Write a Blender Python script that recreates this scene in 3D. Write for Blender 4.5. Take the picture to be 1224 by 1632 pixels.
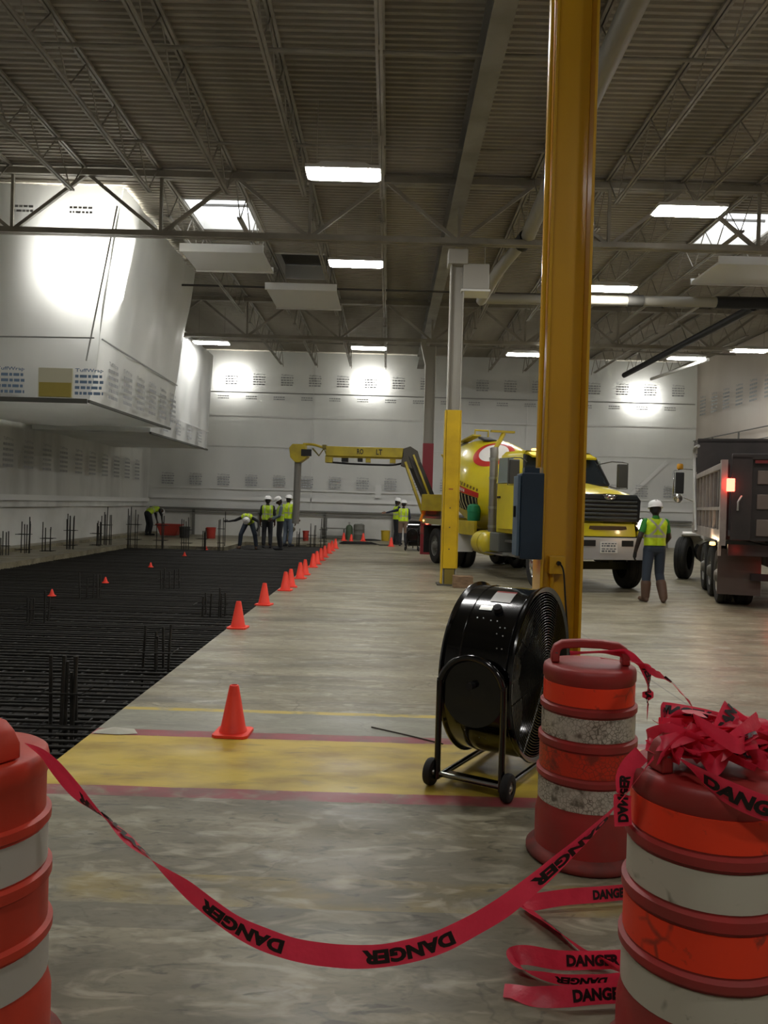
import bpy, bmesh, math, random
from mathutils import Vector, Matrix, noise
random.seed(7)
PI = math.pi
scn = bpy.context.scene
col = scn.collection
for o in list(bpy.data.objects): bpy.data.objects.remove(o)

# ------------------------------------------------------------------ camera
CAMH, FPX = 1.65, 1250.0
YAW, PIT, ROLL = 0.0056, 0.0106, 0.028
_f = Vector((-math.sin(YAW)*math.cos(PIT), math.cos(YAW)*math.cos(PIT), -math.sin(PIT)))
_r0 = Vector((math.cos(YAW), math.sin(YAW), 0)); _u0 = _r0.cross(_f)
_r = _r0*math.cos(ROLL)+_u0*math.sin(ROLL); _u = _u0*math.cos(ROLL)-_r0*math.sin(ROLL)
cd = bpy.data.cameras.new('camera'); cam = bpy.data.objects.new('camera', cd); col.objects.link(cam)
cd.sensor_fit = 'VERTICAL'; cd.sensor_height = 36; cd.lens = FPX/1632*36; cd.clip_end = 200; cd.clip_start = .05
M4 = Matrix((_r, _u, -_f)).transposed().to_4x4(); M4.translation = (0, 0, CAMH); cam.matrix_world = M4
scn.camera = cam
# ------------------------------------------------------------------ world and exposure
w = bpy.data.worlds.new('world'); scn.world = w; w.use_nodes = True
bg = w.node_tree.nodes['Background']; bg.inputs[0].default_value = (.93, .96, 1, 1); bg.inputs[1].default_value = 4.0
scn.view_settings.view_transform = 'Standard'; scn.view_settings.look = 'None'
scn.view_settings.exposure = 0.1; scn.view_settings.gamma = 1
LAMP = 64.0

# ------------------------------------------------------------------ materials
MATS = {}
def lin(c): return tuple((x/12.92 if x <= .04045 else ((x+.055)/1.055)**2.4) for x in c)
def hexc(h): return lin(tuple(int(h[i:i+2], 16)/255 for i in (0, 2, 4)))
def mat(name, c, rough=.6, metal=0, var=None, scale=4, stretch=(1, 1, 1), bump=0, bscale=40, emit=0, spec=.5, trans=0, detail=4, lo=.4, hi=.65, coat=0):
    if name in MATS: return MATS[name]
    m = bpy.data.materials.new(name); m.use_nodes = True; nt = m.node_tree; N = nt.nodes; L = nt.links
    b = N['Principled BSDF']; out = N['Material Output']
    if isinstance(c, str): c = hexc(c)
    b.inputs['Base Color'].default_value = (*c, 1); b.inputs['Roughness'].default_value = rough
    b.inputs['Metallic'].default_value = metal; b.inputs['Specular IOR Level'].default_value = spec
    if coat: b.inputs['Coat Weight'].default_value = coat; b.inputs['Coat Roughness'].default_value = .08
    if emit:
        b.inputs['Emission Color'].default_value = (*c, 1); b.inputs['Emission Strength'].default_value = emit
    if var or bump:
        tc = N.new('ShaderNodeTexCoord'); mp = N.new('ShaderNodeMapping'); mp.inputs['Scale'].default_value = stretch
        L.new(tc.outputs['Object'], mp.inputs[0])
    if var:
        if isinstance(var, str): var = hexc(var)
        nz = N.new('ShaderNodeTexNoise'); nz.inputs['Scale'].default_value = scale; nz.inputs['Detail'].default_value = detail
        L.new(mp.outputs[0], nz.inputs['Vector'])
        rp = N.new('ShaderNodeValToRGB'); rp.color_ramp.elements[0].position = lo; rp.color_ramp.elements[1].position = hi
        rp.color_ramp.elements[0].color = (*c, 1); rp.color_ramp.elements[1].color = (*var, 1)
        L.new(nz.outputs[0], rp.inputs[0]); L.new(rp.outputs[0], b.inputs['Base Color'])
    if bump:
        n2 = N.new('ShaderNodeTexNoise'); n2.inputs['Scale'].default_value = bscale; n2.inputs['Detail'].default_value = 3
        L.new(mp.outputs[0], n2.inputs['Vector'])
        bp = N.new('ShaderNodeBump'); bp.inputs['Strength'].default_value = bump; bp.inputs['Distance'].default_value = .02
        L.new(n2.outputs[0], bp.inputs['Height']); L.new(bp.outputs[0], b.inputs['Normal'])
    if trans:
        t = N.new('ShaderNodeBsdfTranslucent'); t.inputs[0].default_value = (*c, 1)
        mx = N.new('ShaderNodeMixShader'); mx.inputs[0].default_value = trans
        L.new(b.outputs[0], mx.inputs[1]); L.new(t.outputs[0], mx.inputs[2]); L.new(mx.outputs[0], out.inputs[0])
    MATS[name] = m; return m

def floor_mat():
    m = bpy.data.materials.new('floor_concrete'); m.use_nodes = True; nt = m.node_tree; N = nt.nodes; L = nt.links
    b = N['Principled BSDF']
    tc = N.new('ShaderNodeTexCoord'); sp = N.new('ShaderNodeSeparateXYZ'); L.new(tc.outputs['Object'], sp.inputs[0])
    def noise_(scale, st, detail=5, dist=0):
        mp = N.new('ShaderNodeMapping'); mp.inputs['Scale'].default_value = st; L.new(tc.outputs['Object'], mp.inputs[0])
        n = N.new('ShaderNodeTexNoise'); n.inputs['Scale'].default_value = scale; n.inputs['Detail'].default_value = detail
        n.inputs['Distortion'].default_value = dist; L.new(mp.outputs[0], n.inputs['Vector']); return n.outputs[0]
    def ramp(v, a, bb, ca=0, cb=1):
        r = N.new('ShaderNodeMapRange'); r.inputs[1].default_value = a; r.inputs[2].default_value = bb
        r.inputs[3].default_value = ca; r.inputs[4].default_value = cb; L.new(v, r.inputs[0]); return r.outputs[0]
    def mth(op, a, bb=None):
        n = N.new('ShaderNodeMath'); n.operation = op
        for i, v in enumerate((a, bb)):
            if v is None: continue
            if isinstance(v, (int, float)): n.inputs[i].default_value = v
            else: L.new(v, n.inputs[i])
        return n.outputs[0]
    def mix(fac, a, bb):
        n = N.new('ShaderNodeMix'); n.data_type = 'RGBA'
        if isinstance(fac, float): n.inputs[0].default_value = fac
        else: L.new(fac, n.inputs[0])
        for k, v in ((6, a), (7, bb)):
            if isinstance(v, tuple): n.inputs[k].default_value = (*v, 1)
            else: L.new(v, n.inputs[k])
        return n.outputs[2]
    conc = mix(ramp(noise_(1.6, (.35, 1.2, 1)), .35, .68), hexc('979079'), hexc('736c57'))
    conc = mix(mth('MULTIPLY', ramp(noise_(.9, (.5, 3.2, 1), 6, .6), .52, .66), .65), conc, hexc('565144'))
    conc = mix(mth('MULTIPLY', ramp(noise_(6, (.5, 3, 1), 6), .58, .75), .5), conc, hexc('6b675a'))
    conc = mix(mth('MULTIPLY', ramp(noise_(3.2, (.8, 1.6, 1), 5), .6, .7), .4), conc, hexc('c6c2b4'))
    fine = ramp(noise_(22, (.7, 1.5, 1), 9, .8), .48, .66)
    conc = mix(mth('MULTIPLY', fine, .38), conc, hexc('4f4a3c'))
    pale = ramp(noise_(8, (.5, 1.3, 1), 9, 1.2), .56, .68)
    conc = mix(mth('MULTIPLY', pale, .34), conc, hexc('c2bba4'))
    vn = N.new('ShaderNodeTexVoronoi'); vn.feature = 'DISTANCE_TO_EDGE'; vn.inputs['Scale'].default_value = 1.7
    vm = N.new('ShaderNodeMapping'); L.new(tc.outputs['Object'], vm.inputs[0]); nv = N.new('ShaderNodeTexNoise'); nv.inputs['Scale'].default_value = 3; nv.inputs['Detail'].default_value = 6
    L.new(tc.outputs['Object'], nv.inputs['Vector']); va = N.new('ShaderNodeMix'); va.data_type = 'VECTOR'; va.inputs[0].default_value = .35; L.new(tc.outputs['Object'], va.inputs[4]); L.new(nv.outputs['Color'], va.inputs[5]); L.new(va.outputs[1], vn.inputs['Vector'])
    crk = mth('MULTIPLY', ramp(vn.outputs['Distance'], .0, .012, 1, 0), ramp(noise_(1.1, (1, 1, 1), 3), .5, .6))
    conc = mix(mth('MULTIPLY', crk, .6), conc, hexc('4a4538'))
    wob = mth('MULTIPLY', mth('SUBTRACT', noise_(3, (1, 1, 1)), .5), .02)
    yy = mth('ADD', sp.outputs[1], wob)
    # wear holes in paint
    wear = ramp(noise_(5, (1, 1.6, 1), 7), .40, .56)
    def band(a, c):
        return mth('MULTIPLY', mth('GREATER_THAN', yy, a), mth('LESS_THAN', yy, c))
    rightlim = mth('LESS_THAN', sp.outputs[0], 40.)
    # joint lines (saw cuts) across the slab
    for jy in (10.3, 17.2, 24.1):
        conc = mix(mth('MULTIPLY', band(jy, jy+.02), .75), conc, hexc('4b483e'))
    for jx in (2.6, 8.4):
        xx = mth('MULTIPLY', mth('GREATER_THAN', sp.outputs[0], jx), mth('LESS_THAN', sp.outputs[0], jx+.02))
        conc = mix(mth('MULTIPLY', xx, .6), conc, hexc('4b483e'))
    # dark patch strip and faded yellow strip in the foreground, greyer strip beyond the red stripe
    conc = mix(mth('MULTIPLY', band(2.98, 3.16), .55), conc, hexc('5d594c'))
    conc = mix(mth('MULTIPLY', mth('MULTIPLY', band(3.16, 3.42), ramp(noise_(2.5, (1, 2, 1), 6), .42, .6)), .55), conc, hexc('a08a3c'))
    conc = mix(mth('MULTIPLY', band(5.55, 6.08), .5), conc, hexc('8b8e84'))
    near = mth('LESS_THAN', yy, 4.3)
    dirt = mth('MULTIPLY', near, ramp(noise_(1.5, (.7, 1.5, 1), 8, .8), .38, .62))
    conc = mix(mth('MULTIPLY', dirt, .62), conc, hexc('5a5442'))
    scr = mth('MULTIPLY', near, ramp(noise_(9, (.5, 1.4, 1), 8, 1.5), .60, .68))
    conc = mix(mth('MULTIPLY', scr, .65), conc, hexc('3b372c'))
    pal2 = mth('MULTIPLY', near, ramp(noise_(4.5, (.6, 1.5, 1), 9, 1.0), .55, .66))
    conc = mix(mth('MULTIPLY', pal2, .42), conc, hexc('c0b9a2'))
    ycol = mix(ramp(noise_(2.2, (1, 2, 1), 7), .42, .66), hexc('cbb043'), hexc('a58a36'))
    ycol = mix(mth('MULTIPLY', ramp(noise_(5, (.6, 2.4, 1), 7, .5), .60, .74), .55), ycol, hexc('75683c'))
    rcol = mix(ramp(noise_(4, (1, 1, 1), 5), .45, .65), hexc('97434a'), hexc('7c4a48'))
    def paint(base, msk, c, k): return mix(mth('MULTIPLY', msk, k), base, c)
    conc = paint(conc, band(4.44, 5.42), ycol, ramp(noise_(4, (1, 1.6, 1), 7), .26, .34, .6, .97))
    conc = paint(conc, band(5.40, 5.54), rcol, ramp(noise_(6, (1, 1, 1), 6), .3, .45, .5, 1))
    conc = paint(conc, band(4.30, 4.45), rcol, ramp(noise_(6, (1, 1, 1), 6), .33, .5, .25, .95))
    xl = mth('LESS_THAN', sp.outputs[0], .52)
    conc = paint(conc, mth('MULTIPLY', band(6.06, 6.14), xl), hexc('c2ab4c'), ramp(noise_(6, (1, 1, 1), 6), .35, .5, .3, .95))
    L.new(conc, b.inputs['Base Color'])
    L.new(ramp(noise_(2.5, (.6, 1.6, 1)), .3, .7, .30, .52), b.inputs['Roughness']); b.inputs['Specular IOR Level'].default_value = .35
    bp = N.new('ShaderNodeBump'); bp.inputs['Strength'].default_value = .12; bp.inputs['Distance'].default_value = .01
    L.new(noise_(14, (1, 1, 1), 6), bp.inputs['Height']); L.new(bp.outputs[0], b.inputs['Normal'])
    MATS['floor'] = m; return m
def worn_band(name, c, dirt, amt=.5, cs=26):
    """reflective sheeting with crack cells and grime"""
    m = bpy.data.materials.new(name); m.use_nodes = True; nt = m.node_tree; N = nt.nodes; L = nt.links; b = N['Principled BSDF']
    tc = N.new('ShaderNodeTexCoord')
    v = N.new('ShaderNodeTexVoronoi'); v.feature = 'DISTANCE_TO_EDGE'; v.inputs['Scale'].default_value = cs; L.new(tc.outputs['Object'], v.inputs['Vector'])
    mr = N.new('ShaderNodeMapRange'); mr.inputs[1].default_value = .02; mr.inputs[2].default_value = .10; mr.inputs[3].default_value = 1; mr.inputs[4].default_value = 0; L.new(v.outputs['Distance'], mr.inputs[0])
    n = N.new('ShaderNodeTexNoise'); n.inputs['Scale'].default_value = 7; n.inputs['Detail'].default_value = 5; L.new(tc.outputs['Object'], n.inputs['Vector'])
    mr2 = N.new('ShaderNodeMapRange'); mr2.inputs[1].default_value = .62-amt*.3; mr2.inputs[2].default_value = .72-amt*.2; L.new(n.outputs[0], mr2.inputs[0])
    mu = N.new('ShaderNodeMath'); mu.operation = 'MULTIPLY'; L.new(mr.outputs[0], mu.inputs[0]); L.new(mr2.outputs[0], mu.inputs[1])
    n3 = N.new('ShaderNodeTexNoise'); n3.inputs['Scale'].default_value = 16; n3.inputs['Detail'].default_value = 6; L.new(tc.outputs['Object'], n3.inputs['Vector'])
    mr3 = N.new('ShaderNodeMapRange'); mr3.inputs[1].default_value = .66-amt*.12; mr3.inputs[2].default_value = .74-amt*.1; L.new(n3.outputs[0], mr3.inputs[0])
    mx_ = N.new('ShaderNodeMath'); mx_.operation = 'MAXIMUM'; L.new(mu.outputs[0], mx_.inputs[0]); L.new(mr3.outputs[0], mx_.inputs[1])
    k = N.new('ShaderNodeMath'); k.operation = 'MULTIPLY'; k.inputs[1].default_value = .85; L.new(mx_.outputs[0], k.inputs[0])
    mc = N.new('ShaderNodeMix'); mc.data_type = 'RGBA'; L.new(k.outputs[0], mc.inputs[0]); mc.inputs[6].default_value = (*hexc(c), 1); mc.inputs[7].default_value = (*hexc(dirt), 1)
    L.new(mc.outputs[2], b.inputs['Base Color']); b.inputs['Roughness'].default_value = .45
    MATS[name] = m; return m
floor_mat()
deckm = mat('deck_paint', 'a8a296', .75, var='8d877a', scale=.6, stretch=(1, .2, 1))
steelm = mat('roof_steel', '9a958a', .6, var='847f74', scale=1.5)
darksteel = mat('dark_steel', '4a4843', .6)
beamm = mat('beam_grey', '8d8a82', .55, var='76736b', scale=1.2)
def poly_mat(name, c, c2, tr):
    return mat(name, c, .38, var=c2, scale=.7, stretch=(1, 1, .35), bump=.35, bscale=1.6, trans=tr, lo=.35, hi=.7)
sheetm = poly_mat('poly_sheet', 'e4e5e2', 'd6d8d6', .15)
sheetr = poly_mat('poly_sheet_warm', 'dcd2c8', 'd0c5ba', .12)
wallp = mat('wall_paint', 'd9d9d4', .7, var='c9c9c3', scale=.8)
printm = mat('print_ink', 'a3a5a8', .6)
printb = mat('print_ink_blue', '6f87a3', .6)
yel_col = mat('column_yellow', 'd9a61c', .28, var='c6951a', scale=1.6, stretch=(1, 1, .3), bump=.05, bscale=6, coat=.4)
yel_col2 = mat('guard_yellow', 'd6b018', .38, var='c09c18', scale=2)
greycol = mat('column_grey', 'a5a196', .5)
redcol = mat('column_red', '8f2732', .5)
black = mat('black_gloss', '050506', .16, coat=.5)
blackm = mat('black_matte', '0c0c0c', .6)
rubber = mat('rubber', '121211', .75, var='1f1d1b', scale=9)
chrome = mat('chrome', 'c8c8c8', .15, 1)
zinc = mat('zinc', 'a9a9a4', .35, .9)
white = mat('white_paint', 'd6d5d0', .4)
coneo = mat('cone_orange', 'ff4630', .5, var='f53c2a', scale=6)
drumr = mat('drum_red', '9a2825', .5, var='882f2a', scale=5, bump=.06, bscale=20)
drumo = mat('drum_orange', 'b8351e', .5, var='a8301c', scale=5, bump=.06, bscale=20)
basr = mat('drum_base_rubber', '7d2a22', .7, var='5c2a22', scale=8)
worn_band('band_orange', 'ea3a18', '8a2d20', .15, 12); worn_band('band_orange_worn', 'c22f16', '6d2c20', .9, 45)
worn_band('band_white', 'b9b3a2', '6f6a58', .15, 10); worn_band('band_white_worn', 'b6afa0', '4b4335', 1.0, 52)
worn_band('band_plain_white', 'a9a59a', '8a867a', .1, 10)
tapem = mat('danger_tape', 'e63a54', .42, var='d02a44', scale=9, trans=.35, bump=.2, bscale=30)
inkm = mat('tape_ink', '16090a', .5)
rebarm = mat('rebar_steel', '14130f', .65, var='242018', scale=14)
soil = mat('pit_soil', '221e1a', .9, var='38322a', scale=3, bump=.5, bscale=14)
tyel = mat('truck_yellow', 'd3c01c', .3, var='c4b31c', scale=1.2, coat=.4)
tyel2 = mat('boom_yellow', 'b8a420', .42, var='a39124', scale=3)
glassm = mat('dark_glass', '20262a', .08, spec=.8)
reflm = mat('window_reflect', '7f8a88', .12)
dumpm = mat('dump_body_dark', '332b29', .55, var='241f1d', scale=2)
dumpp = mat('dump_panel', '6d625a', .5, var='5d534c', scale=2)
dumpr = mat('dump_rib', '948b85', .45, var='7f7670', scale=3)
lampR = mat('tail_light', (1, .05, .03), .3, emit=16); lampW = mat('head_light', (1, .93, .75), .3, emit=7); lampA = mat('marker_light', (1, .5, .12), .3, emit=5)
amber = mat('amber_lens', 'b8801c', .25)
bluebox = mat('panel_blue', '26384a', .45, var='1f2f40', scale=4)
greenm = mat('green_plastic', '1b7c55', .45)
vesty = mat('vest_lime', 'c6e21e', .7, var='b2d01a', scale=9, bump=.15, bscale=14)
vests = mat('vest_silver', 'a3a692', .5)
skind = mat('skin', '4b3227', .55); skinm = mat('skin_mid', '8a6450', .55); skinb = mat('skin_dark', '2b1e18', .55)
hatm = mat('hard_hat', 'e2e2e0', .3)
cl = lambda n, c: mat('cloth_'+n, c, .85, bump=.2, bscale=22)
lampm = mat('lamp_diffuser', (1, .985, .95), .4, emit=LAMP)
bootm = mat('boot_brown', '5a4436', .7); gloves = mat('glove_dark', '1e1d1c', .8)
woodm = mat('wood_block', '8a7055', .8, var='6f5842', scale=8, stretch=(1, 5, 5))
gaugem = mat('pipe_grey', '8f8b80', .5)

# ------------------------------------------------------------------ mesh helpers
def V(*a): return Vector(a)
class MB:
    def __init__(s): s.v = []; s.f = []; s.m = []
    def add(s, vs, fs, mi=0):
        n = len(s.v); s.v += [tuple(p) for p in vs]; s.f += [tuple(i+n for i in f) for f in fs]; s.m += [mi]*len(fs); return s
    def box(s, c, d, R=None, mi=0, taper=1.0):
        hx, hy, hz = d[0]/2, d[1]/2, d[2]/2; vs = []
        for z in (-hz, hz):
            k = taper if z > 0 else 1
            for x, y in ((-hx, -hy), (hx, -hy), (hx, hy), (-hx, hy)):
                p = V(x*k, y*k, z)
                if R: p = R @ p
                vs.append(p+V(*c))
        return s.add(vs, [(3, 2, 1, 0), (4, 5, 6, 7), (0, 1, 5, 4), (1, 2, 6, 5), (2, 3, 7, 6), (3, 0, 4, 7)], mi)
    def lohi(s, a, b, mi=0): return s.box([(a[i]+b[i])/2 for i in range(3)], [abs(b[i]-a[i]) for i in range(3)], None, mi)
    def bar(s, a, b, wd, th, mi=0, up=(0, 0, 1)):
        a, b = V(*a), V(*b); t = (b-a); L = t.length; t.normalize(); u = V(*up)
        if abs(t.dot(u)) > .98: u = V(0, 1, 0)
        x = t.cross(u).normalized(); z = x.cross(t)
        R = Matrix((x, t, z)).transposed(); return s.box((a+b)/2, (wd, L, th), R, mi)
    def tube(s, pts, r, n=8, mi=0, closed=False, caps=True):
        pts = [V(*p) for p in pts]; rs = r if isinstance(r, (list, tuple)) else [r]*len(pts)
        N = len(pts); prev = None; base = len(s.v)
        for i, p in enumerate(pts):
            a = pts[i-1] if (i > 0 or closed) else p; b = pts[(i+1) % N] if (i < N-1 or closed) else p
            t = (b-a).normalized()
            if prev is None: x = t.cross(V(0, 0, 1) if abs(t.z) < .9 else V(1, 0, 0)).normalized()
            else: x = (prev-t*prev.dot(t)).normalized()
            prev = x; y = t.cross(x)
            for k in range(n):
                an = 2*PI*k/n; s.v.append(tuple(p+(x*math.cos(an)+y*math.sin(an))*rs[i]))
        for i in range(N if closed else N-1):
            j = (i+1) % N
            for k in range(n):
                s.f.append((base+i*n+k, base+i*n+(k+1) % n, base+j*n+(k+1) % n, base+j*n+k)); s.m.append(mi)
        if caps and not closed:
            s.f.append(tuple(base+k for k in reversed(range(n)))); s.m.append(mi)
            s.f.append(tuple(base+(N-1)*n+k for k in range(n))); s.m.append(mi)
        return s
    def lathe(s, prof, n=24, O=(0, 0, 0), axis=(0, 0, 1), a0=0, a1=2*PI, mi=0, mif=None):
        ax = V(*axis).normalized(); x = ax.cross(V(0, 1, 0) if abs(ax.y) < .9 else V(1, 0, 0)).normalized(); y = ax.cross(x); O = V(*O)
        full = abs(a1-a0-2*PI) < 1e-6; cnt = n if full else n+1; base = len(s.v)
        for r, h in prof:
            for k in range(cnt):
                a = a0+(a1-a0)*k/n; s.v.append(tuple(O+ax*h+(x*math.cos(a)+y*math.sin(a))*r))
        for i in range(len(prof)-1):
            for k in range(n):
                k2 = (k+1) % cnt
                s.f.append((base+i*cnt+k, base+i*cnt+k2, base+(i+1)*cnt+k2, base+(i+1)*cnt+k)); s.m.append(mif(i) if mif else mi)
        return s
    def capsule(s, a, b, ra, rb, n=12, mi=0):
        a, b = V(*a), V(*b); d = b-a; L = d.length
        ax = d/L if L > 1e-6 else V(0, 0, 1); pr = []
        for k in range(5): t = -PI/2+PI/2*k/4; pr.append((max(ra*math.cos(t), 1e-4), ra*math.sin(t)))
        for k in range(5): t = PI/2*k/4; pr.append((max(rb*math.cos(t), 1e-4), L+rb*math.sin(t)))
        return s.lathe(pr, n, a, ax, mi=mi)
    def prism(s, poly, y0, y1, axes=(0, 2, 1), mi=0):
        """poly in plane axes[0],axes[1], extruded along axes[2]"""
        n = len(poly); vs = []
        for h in (y0, y1):
            for p in poly:
                q = [0, 0, 0]; q[axes[0]] = p[0]; q[axes[1]] = p[1]; q[axes[2]] = h; vs.append(q)
        fs = [tuple(range(n)), tuple(reversed(range(n, 2*n)))]+[(i, i+n, (i+1) % n+n, (i+1) % n) for i in range(n)]
        return s.add(vs, fs, mi)
    def build(s, name, mats, parent=None, smooth=35, bevel=0, solid=0, fix=True):
        me = bpy.data.meshes.new(name); me.from_pydata(s.v, [], s.f)
        if not isinstance(mats, (list, tuple)): mats = [mats]
        for m in mats: me.materials.append(MATS[m] if isinstance(m, str) else m)
        if len(mats) > 1: me.polygons.foreach_set('material_index', s.m)
        if fix:
            bm = bmesh.new(); bm.from_mesh(me); bmesh.ops.recalc_face_normals(bm, faces=bm.faces); bm.to_mesh(me); bm.free()
        if smooth:
            me.polygons.foreach_set('use_smooth', [True]*len(me.polygons)); me.set_sharp_from_angle(angle=math.radians(smooth))
        o = bpy.data.objects.new(name, me); col.objects.link(o)
        if parent: o.parent = parent
        if bevel:
            b = o.modifiers.new('bevel', 'BEVEL'); b.width = bevel; b.segments = 2; b.limit_method = 'ANGLE'; b.angle_limit = .6
        if solid:
            b = o.modifiers.new('solid', 'SOLIDIFY'); b.thickness = solid; b.offset = 0
        return o
def tag(o, label, cat, group=None):
    o['label'] = label; o['category'] = cat
    if group: o['group'] = group
    return o
def thing(name, label, cat, loc=(0, 0, 0), rz=0, group=None):
    o = bpy.data.objects.new(name, None); col.objects.link(o); o.location = loc; o.rotation_euler = (0, 0, rz); o.empty_display_size = .1
    return tag(o, label, cat, group)
def struct(o, label=None):
    o['kind'] = 'structure'
    if label: o['label'] = label
    return o
def setloc(o, loc):
    """move the mesh origin to loc, keeping world shape"""
    o.data.transform(Matrix.Translation(-V(*loc))); o.location = loc; return o
def copy_tree(o, parent=None):
    c = o.copy(); col.objects.link(c); c.parent = parent
    for ch in list(o.children): copy_tree(ch, c)
    return c
def at(px, py, y):
    d = _f+_r*((px-612)/FPX)-_u*((py-816)/FPX); return V(0, 0, CAMH)+d*(y/d.y)
def gnd(px, py, z=0):
    d = _f+_r*((px-612)/FPX)-_u*((py-816)/FPX); return V(0, 0, CAMH)+d*((z-CAMH)/d.z)
_tc = {}
def textmesh(s_, bold=.02, res=2):
    k = (s_, bold, res)
    if k in _tc: return _tc[k]
    cu = bpy.data.curves.new('t', 'FONT'); cu.body = s_; cu.size = 1; cu.offset = bold; cu.resolution_u = res; cu.dimensions = '2D'; cu.fill_mode = 'BOTH'
    o = bpy.data.objects.new('t', cu); col.objects.link(o); dg = bpy.context.evaluated_depsgraph_get(); dg.update()
    me = o.evaluated_get(dg).to_mesh(); vs = [tuple(v.co) for v in me.vertices]; fs = [tuple(p.vertices) for p in me.polygons]
    o.evaluated_get(dg).to_mesh_clear(); bpy.data.objects.remove(o)
    x0 = min(v[0] for v in vs); x1 = max(v[0] for v in vs); y0 = min(v[1] for v in vs); y1 = max(v[1] for v in vs)
    vs = [((v[0]-x0)/(x1-x0), (v[1]-y0)/(y1-y0)) for v in vs]
    _tc[k] = (vs, fs); return _tc[k]
def spline(P, n):
    """catmull-rom through points (tuples of any length)"""
    P = [tuple(p) for p in P]; Q = [P[0]]+P+[P[-1]]; out = []; S = len(P)-1
    for i in range(n+1):
        t = i/n*S; k = min(int(t), S-1); t -= k; a, b, c, d = Q[k:k+4]
        out.append(tuple(.5*((2*b[j])+(-a[j]+c[j])*t+(2*a[j]-5*b[j]+4*c[j]-d[j])*t*t+(-a[j]+3*b[j]-3*c[j]+d[j])*t**3) for j in range(len(b))))
    return out

# ================================================================== STRUCTURE
XL, XR, YB, YF, ZR = -11.1, 14.0, 36.0, -10.0, 8.5
PX0, PX1, PY0, PY1, PY2, PXM = -9.0, -2.02, 3.4, 27.0, 30.8, -5.6
fb = MB()
def quad(m, x0, x1, y0, y1, z=0): m.add([(x0, y0, z), (x1, y0, z), (x1, y1, z), (x0, y1, z)], [(0, 1, 2, 3)])
quad(fb, XL, XR, YF, PY0); quad(fb, PX1, XR, PY0, YB+1.6); quad(fb, XL, PX0, PY0, YB+1.6)
quad(fb, PX0, PXM, PY1, YB+1.6); quad(fb, PXM, PX1, PY2, YB+1.6)
D = -.42
def vq(a, b): fb.add([(*a, 0), (*b, 0), (*b, D), (*a, D)], [(0, 1, 2, 3)])
for a, b in (((PX0, PY0), (PX1, PY0)), ((PX1, PY0), (PX1, PY2)), ((PX1, PY2), (PXM, PY2)), ((PXM, PY2), (PXM, PY1)), ((PXM, PY1), (PX0, PY1)), ((PX0, PY1), (PX0, PY0))): vq(a, b)
floor = struct(fb.build('floor', 'floor', smooth=0, fix=False), 'grey concrete slab with yellow and red painted bands')
m = MB(); quad(m, PX0, PX1, PY0, PY2, D); struct(m.build('floor_pit', soil, smooth=0, fix=False), 'dark bottom of the excavated pit')
# ceiling: ribbed steel deck with roof openings
holes = [(-4.9, -3.35, 18.0, 19.95, 'sky'), (-3.4, -1.9, 21.8, 24.2, 'dark'), (7.5, 9.1, 18.0, 20.1, 'sky')]
m = MB(); xs = sorted({XL-.5, XR+.5, *[h[0] for h in holes], *[h[1] for h in holes]})
prof = []; y = YF
while y < YB+1.6:
    prof += [(y, 0), (y+.06, 0), (y+.075, .04), (y+.135, .04)]; y += .15
prof.append((y, 0))
for i in range(len(xs)-1):
    xa, xb = xs[i], xs[i+1]; xm = (xa+xb)/2
    for k in range(len(prof)-1):
        ym = (prof[k][0]+prof[k+1][0])/2
        if any(h[0] < xm < h[1] and h[2] < ym < h[3] for h in holes): continue
        (ya, za), (yb, zb) = prof[k], prof[k+1]
        m.add([(xa, ya, ZR+za), (xb, ya, ZR+za), (xb, yb, ZR+zb), (xa, yb, ZR+zb)], [(0, 1, 2, 3)])
struct(m.build('ceiling', deckm, smooth=0, fix=False), 'ribbed steel roof deck painted off white')
for i, h in enumerate(holes):     # curb around each opening and a translucent or closed cover
    m = MB()
    for a, b in (((h[0], h[2]), (h[1], h[2])), ((h[1], h[2]), (h[1], h[3])), ((h[1], h[3]), (h[0], h[3])), ((h[0], h[3]), (h[0], h[2]))):
        m.bar((*a, ZR+.2), (*b, ZR+.2), .05, .42)
    o = struct(m.build('window_%d' % (i+1), white, smooth=0, bevel=0), 'roof opening with low white curb')
    if h[4] == 'dark':
        m = MB(); m.lohi((h[0]-.05, h[2]-.05, ZR+.42), (h[1]+.05, h[3]+.05, ZR+.46)); c = m.build('cover', darksteel, o, smooth=0)
    else:
        m = MB()
        for q in (.36, .7):
            yy = h[2]+(h[3]-h[2])*q; m.bar((h[0], yy, ZR+.38), (h[1], yy, ZR+.38), .05, .06)
        m.build('glazing_bar', darksteel, o, smooth=0)
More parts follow.
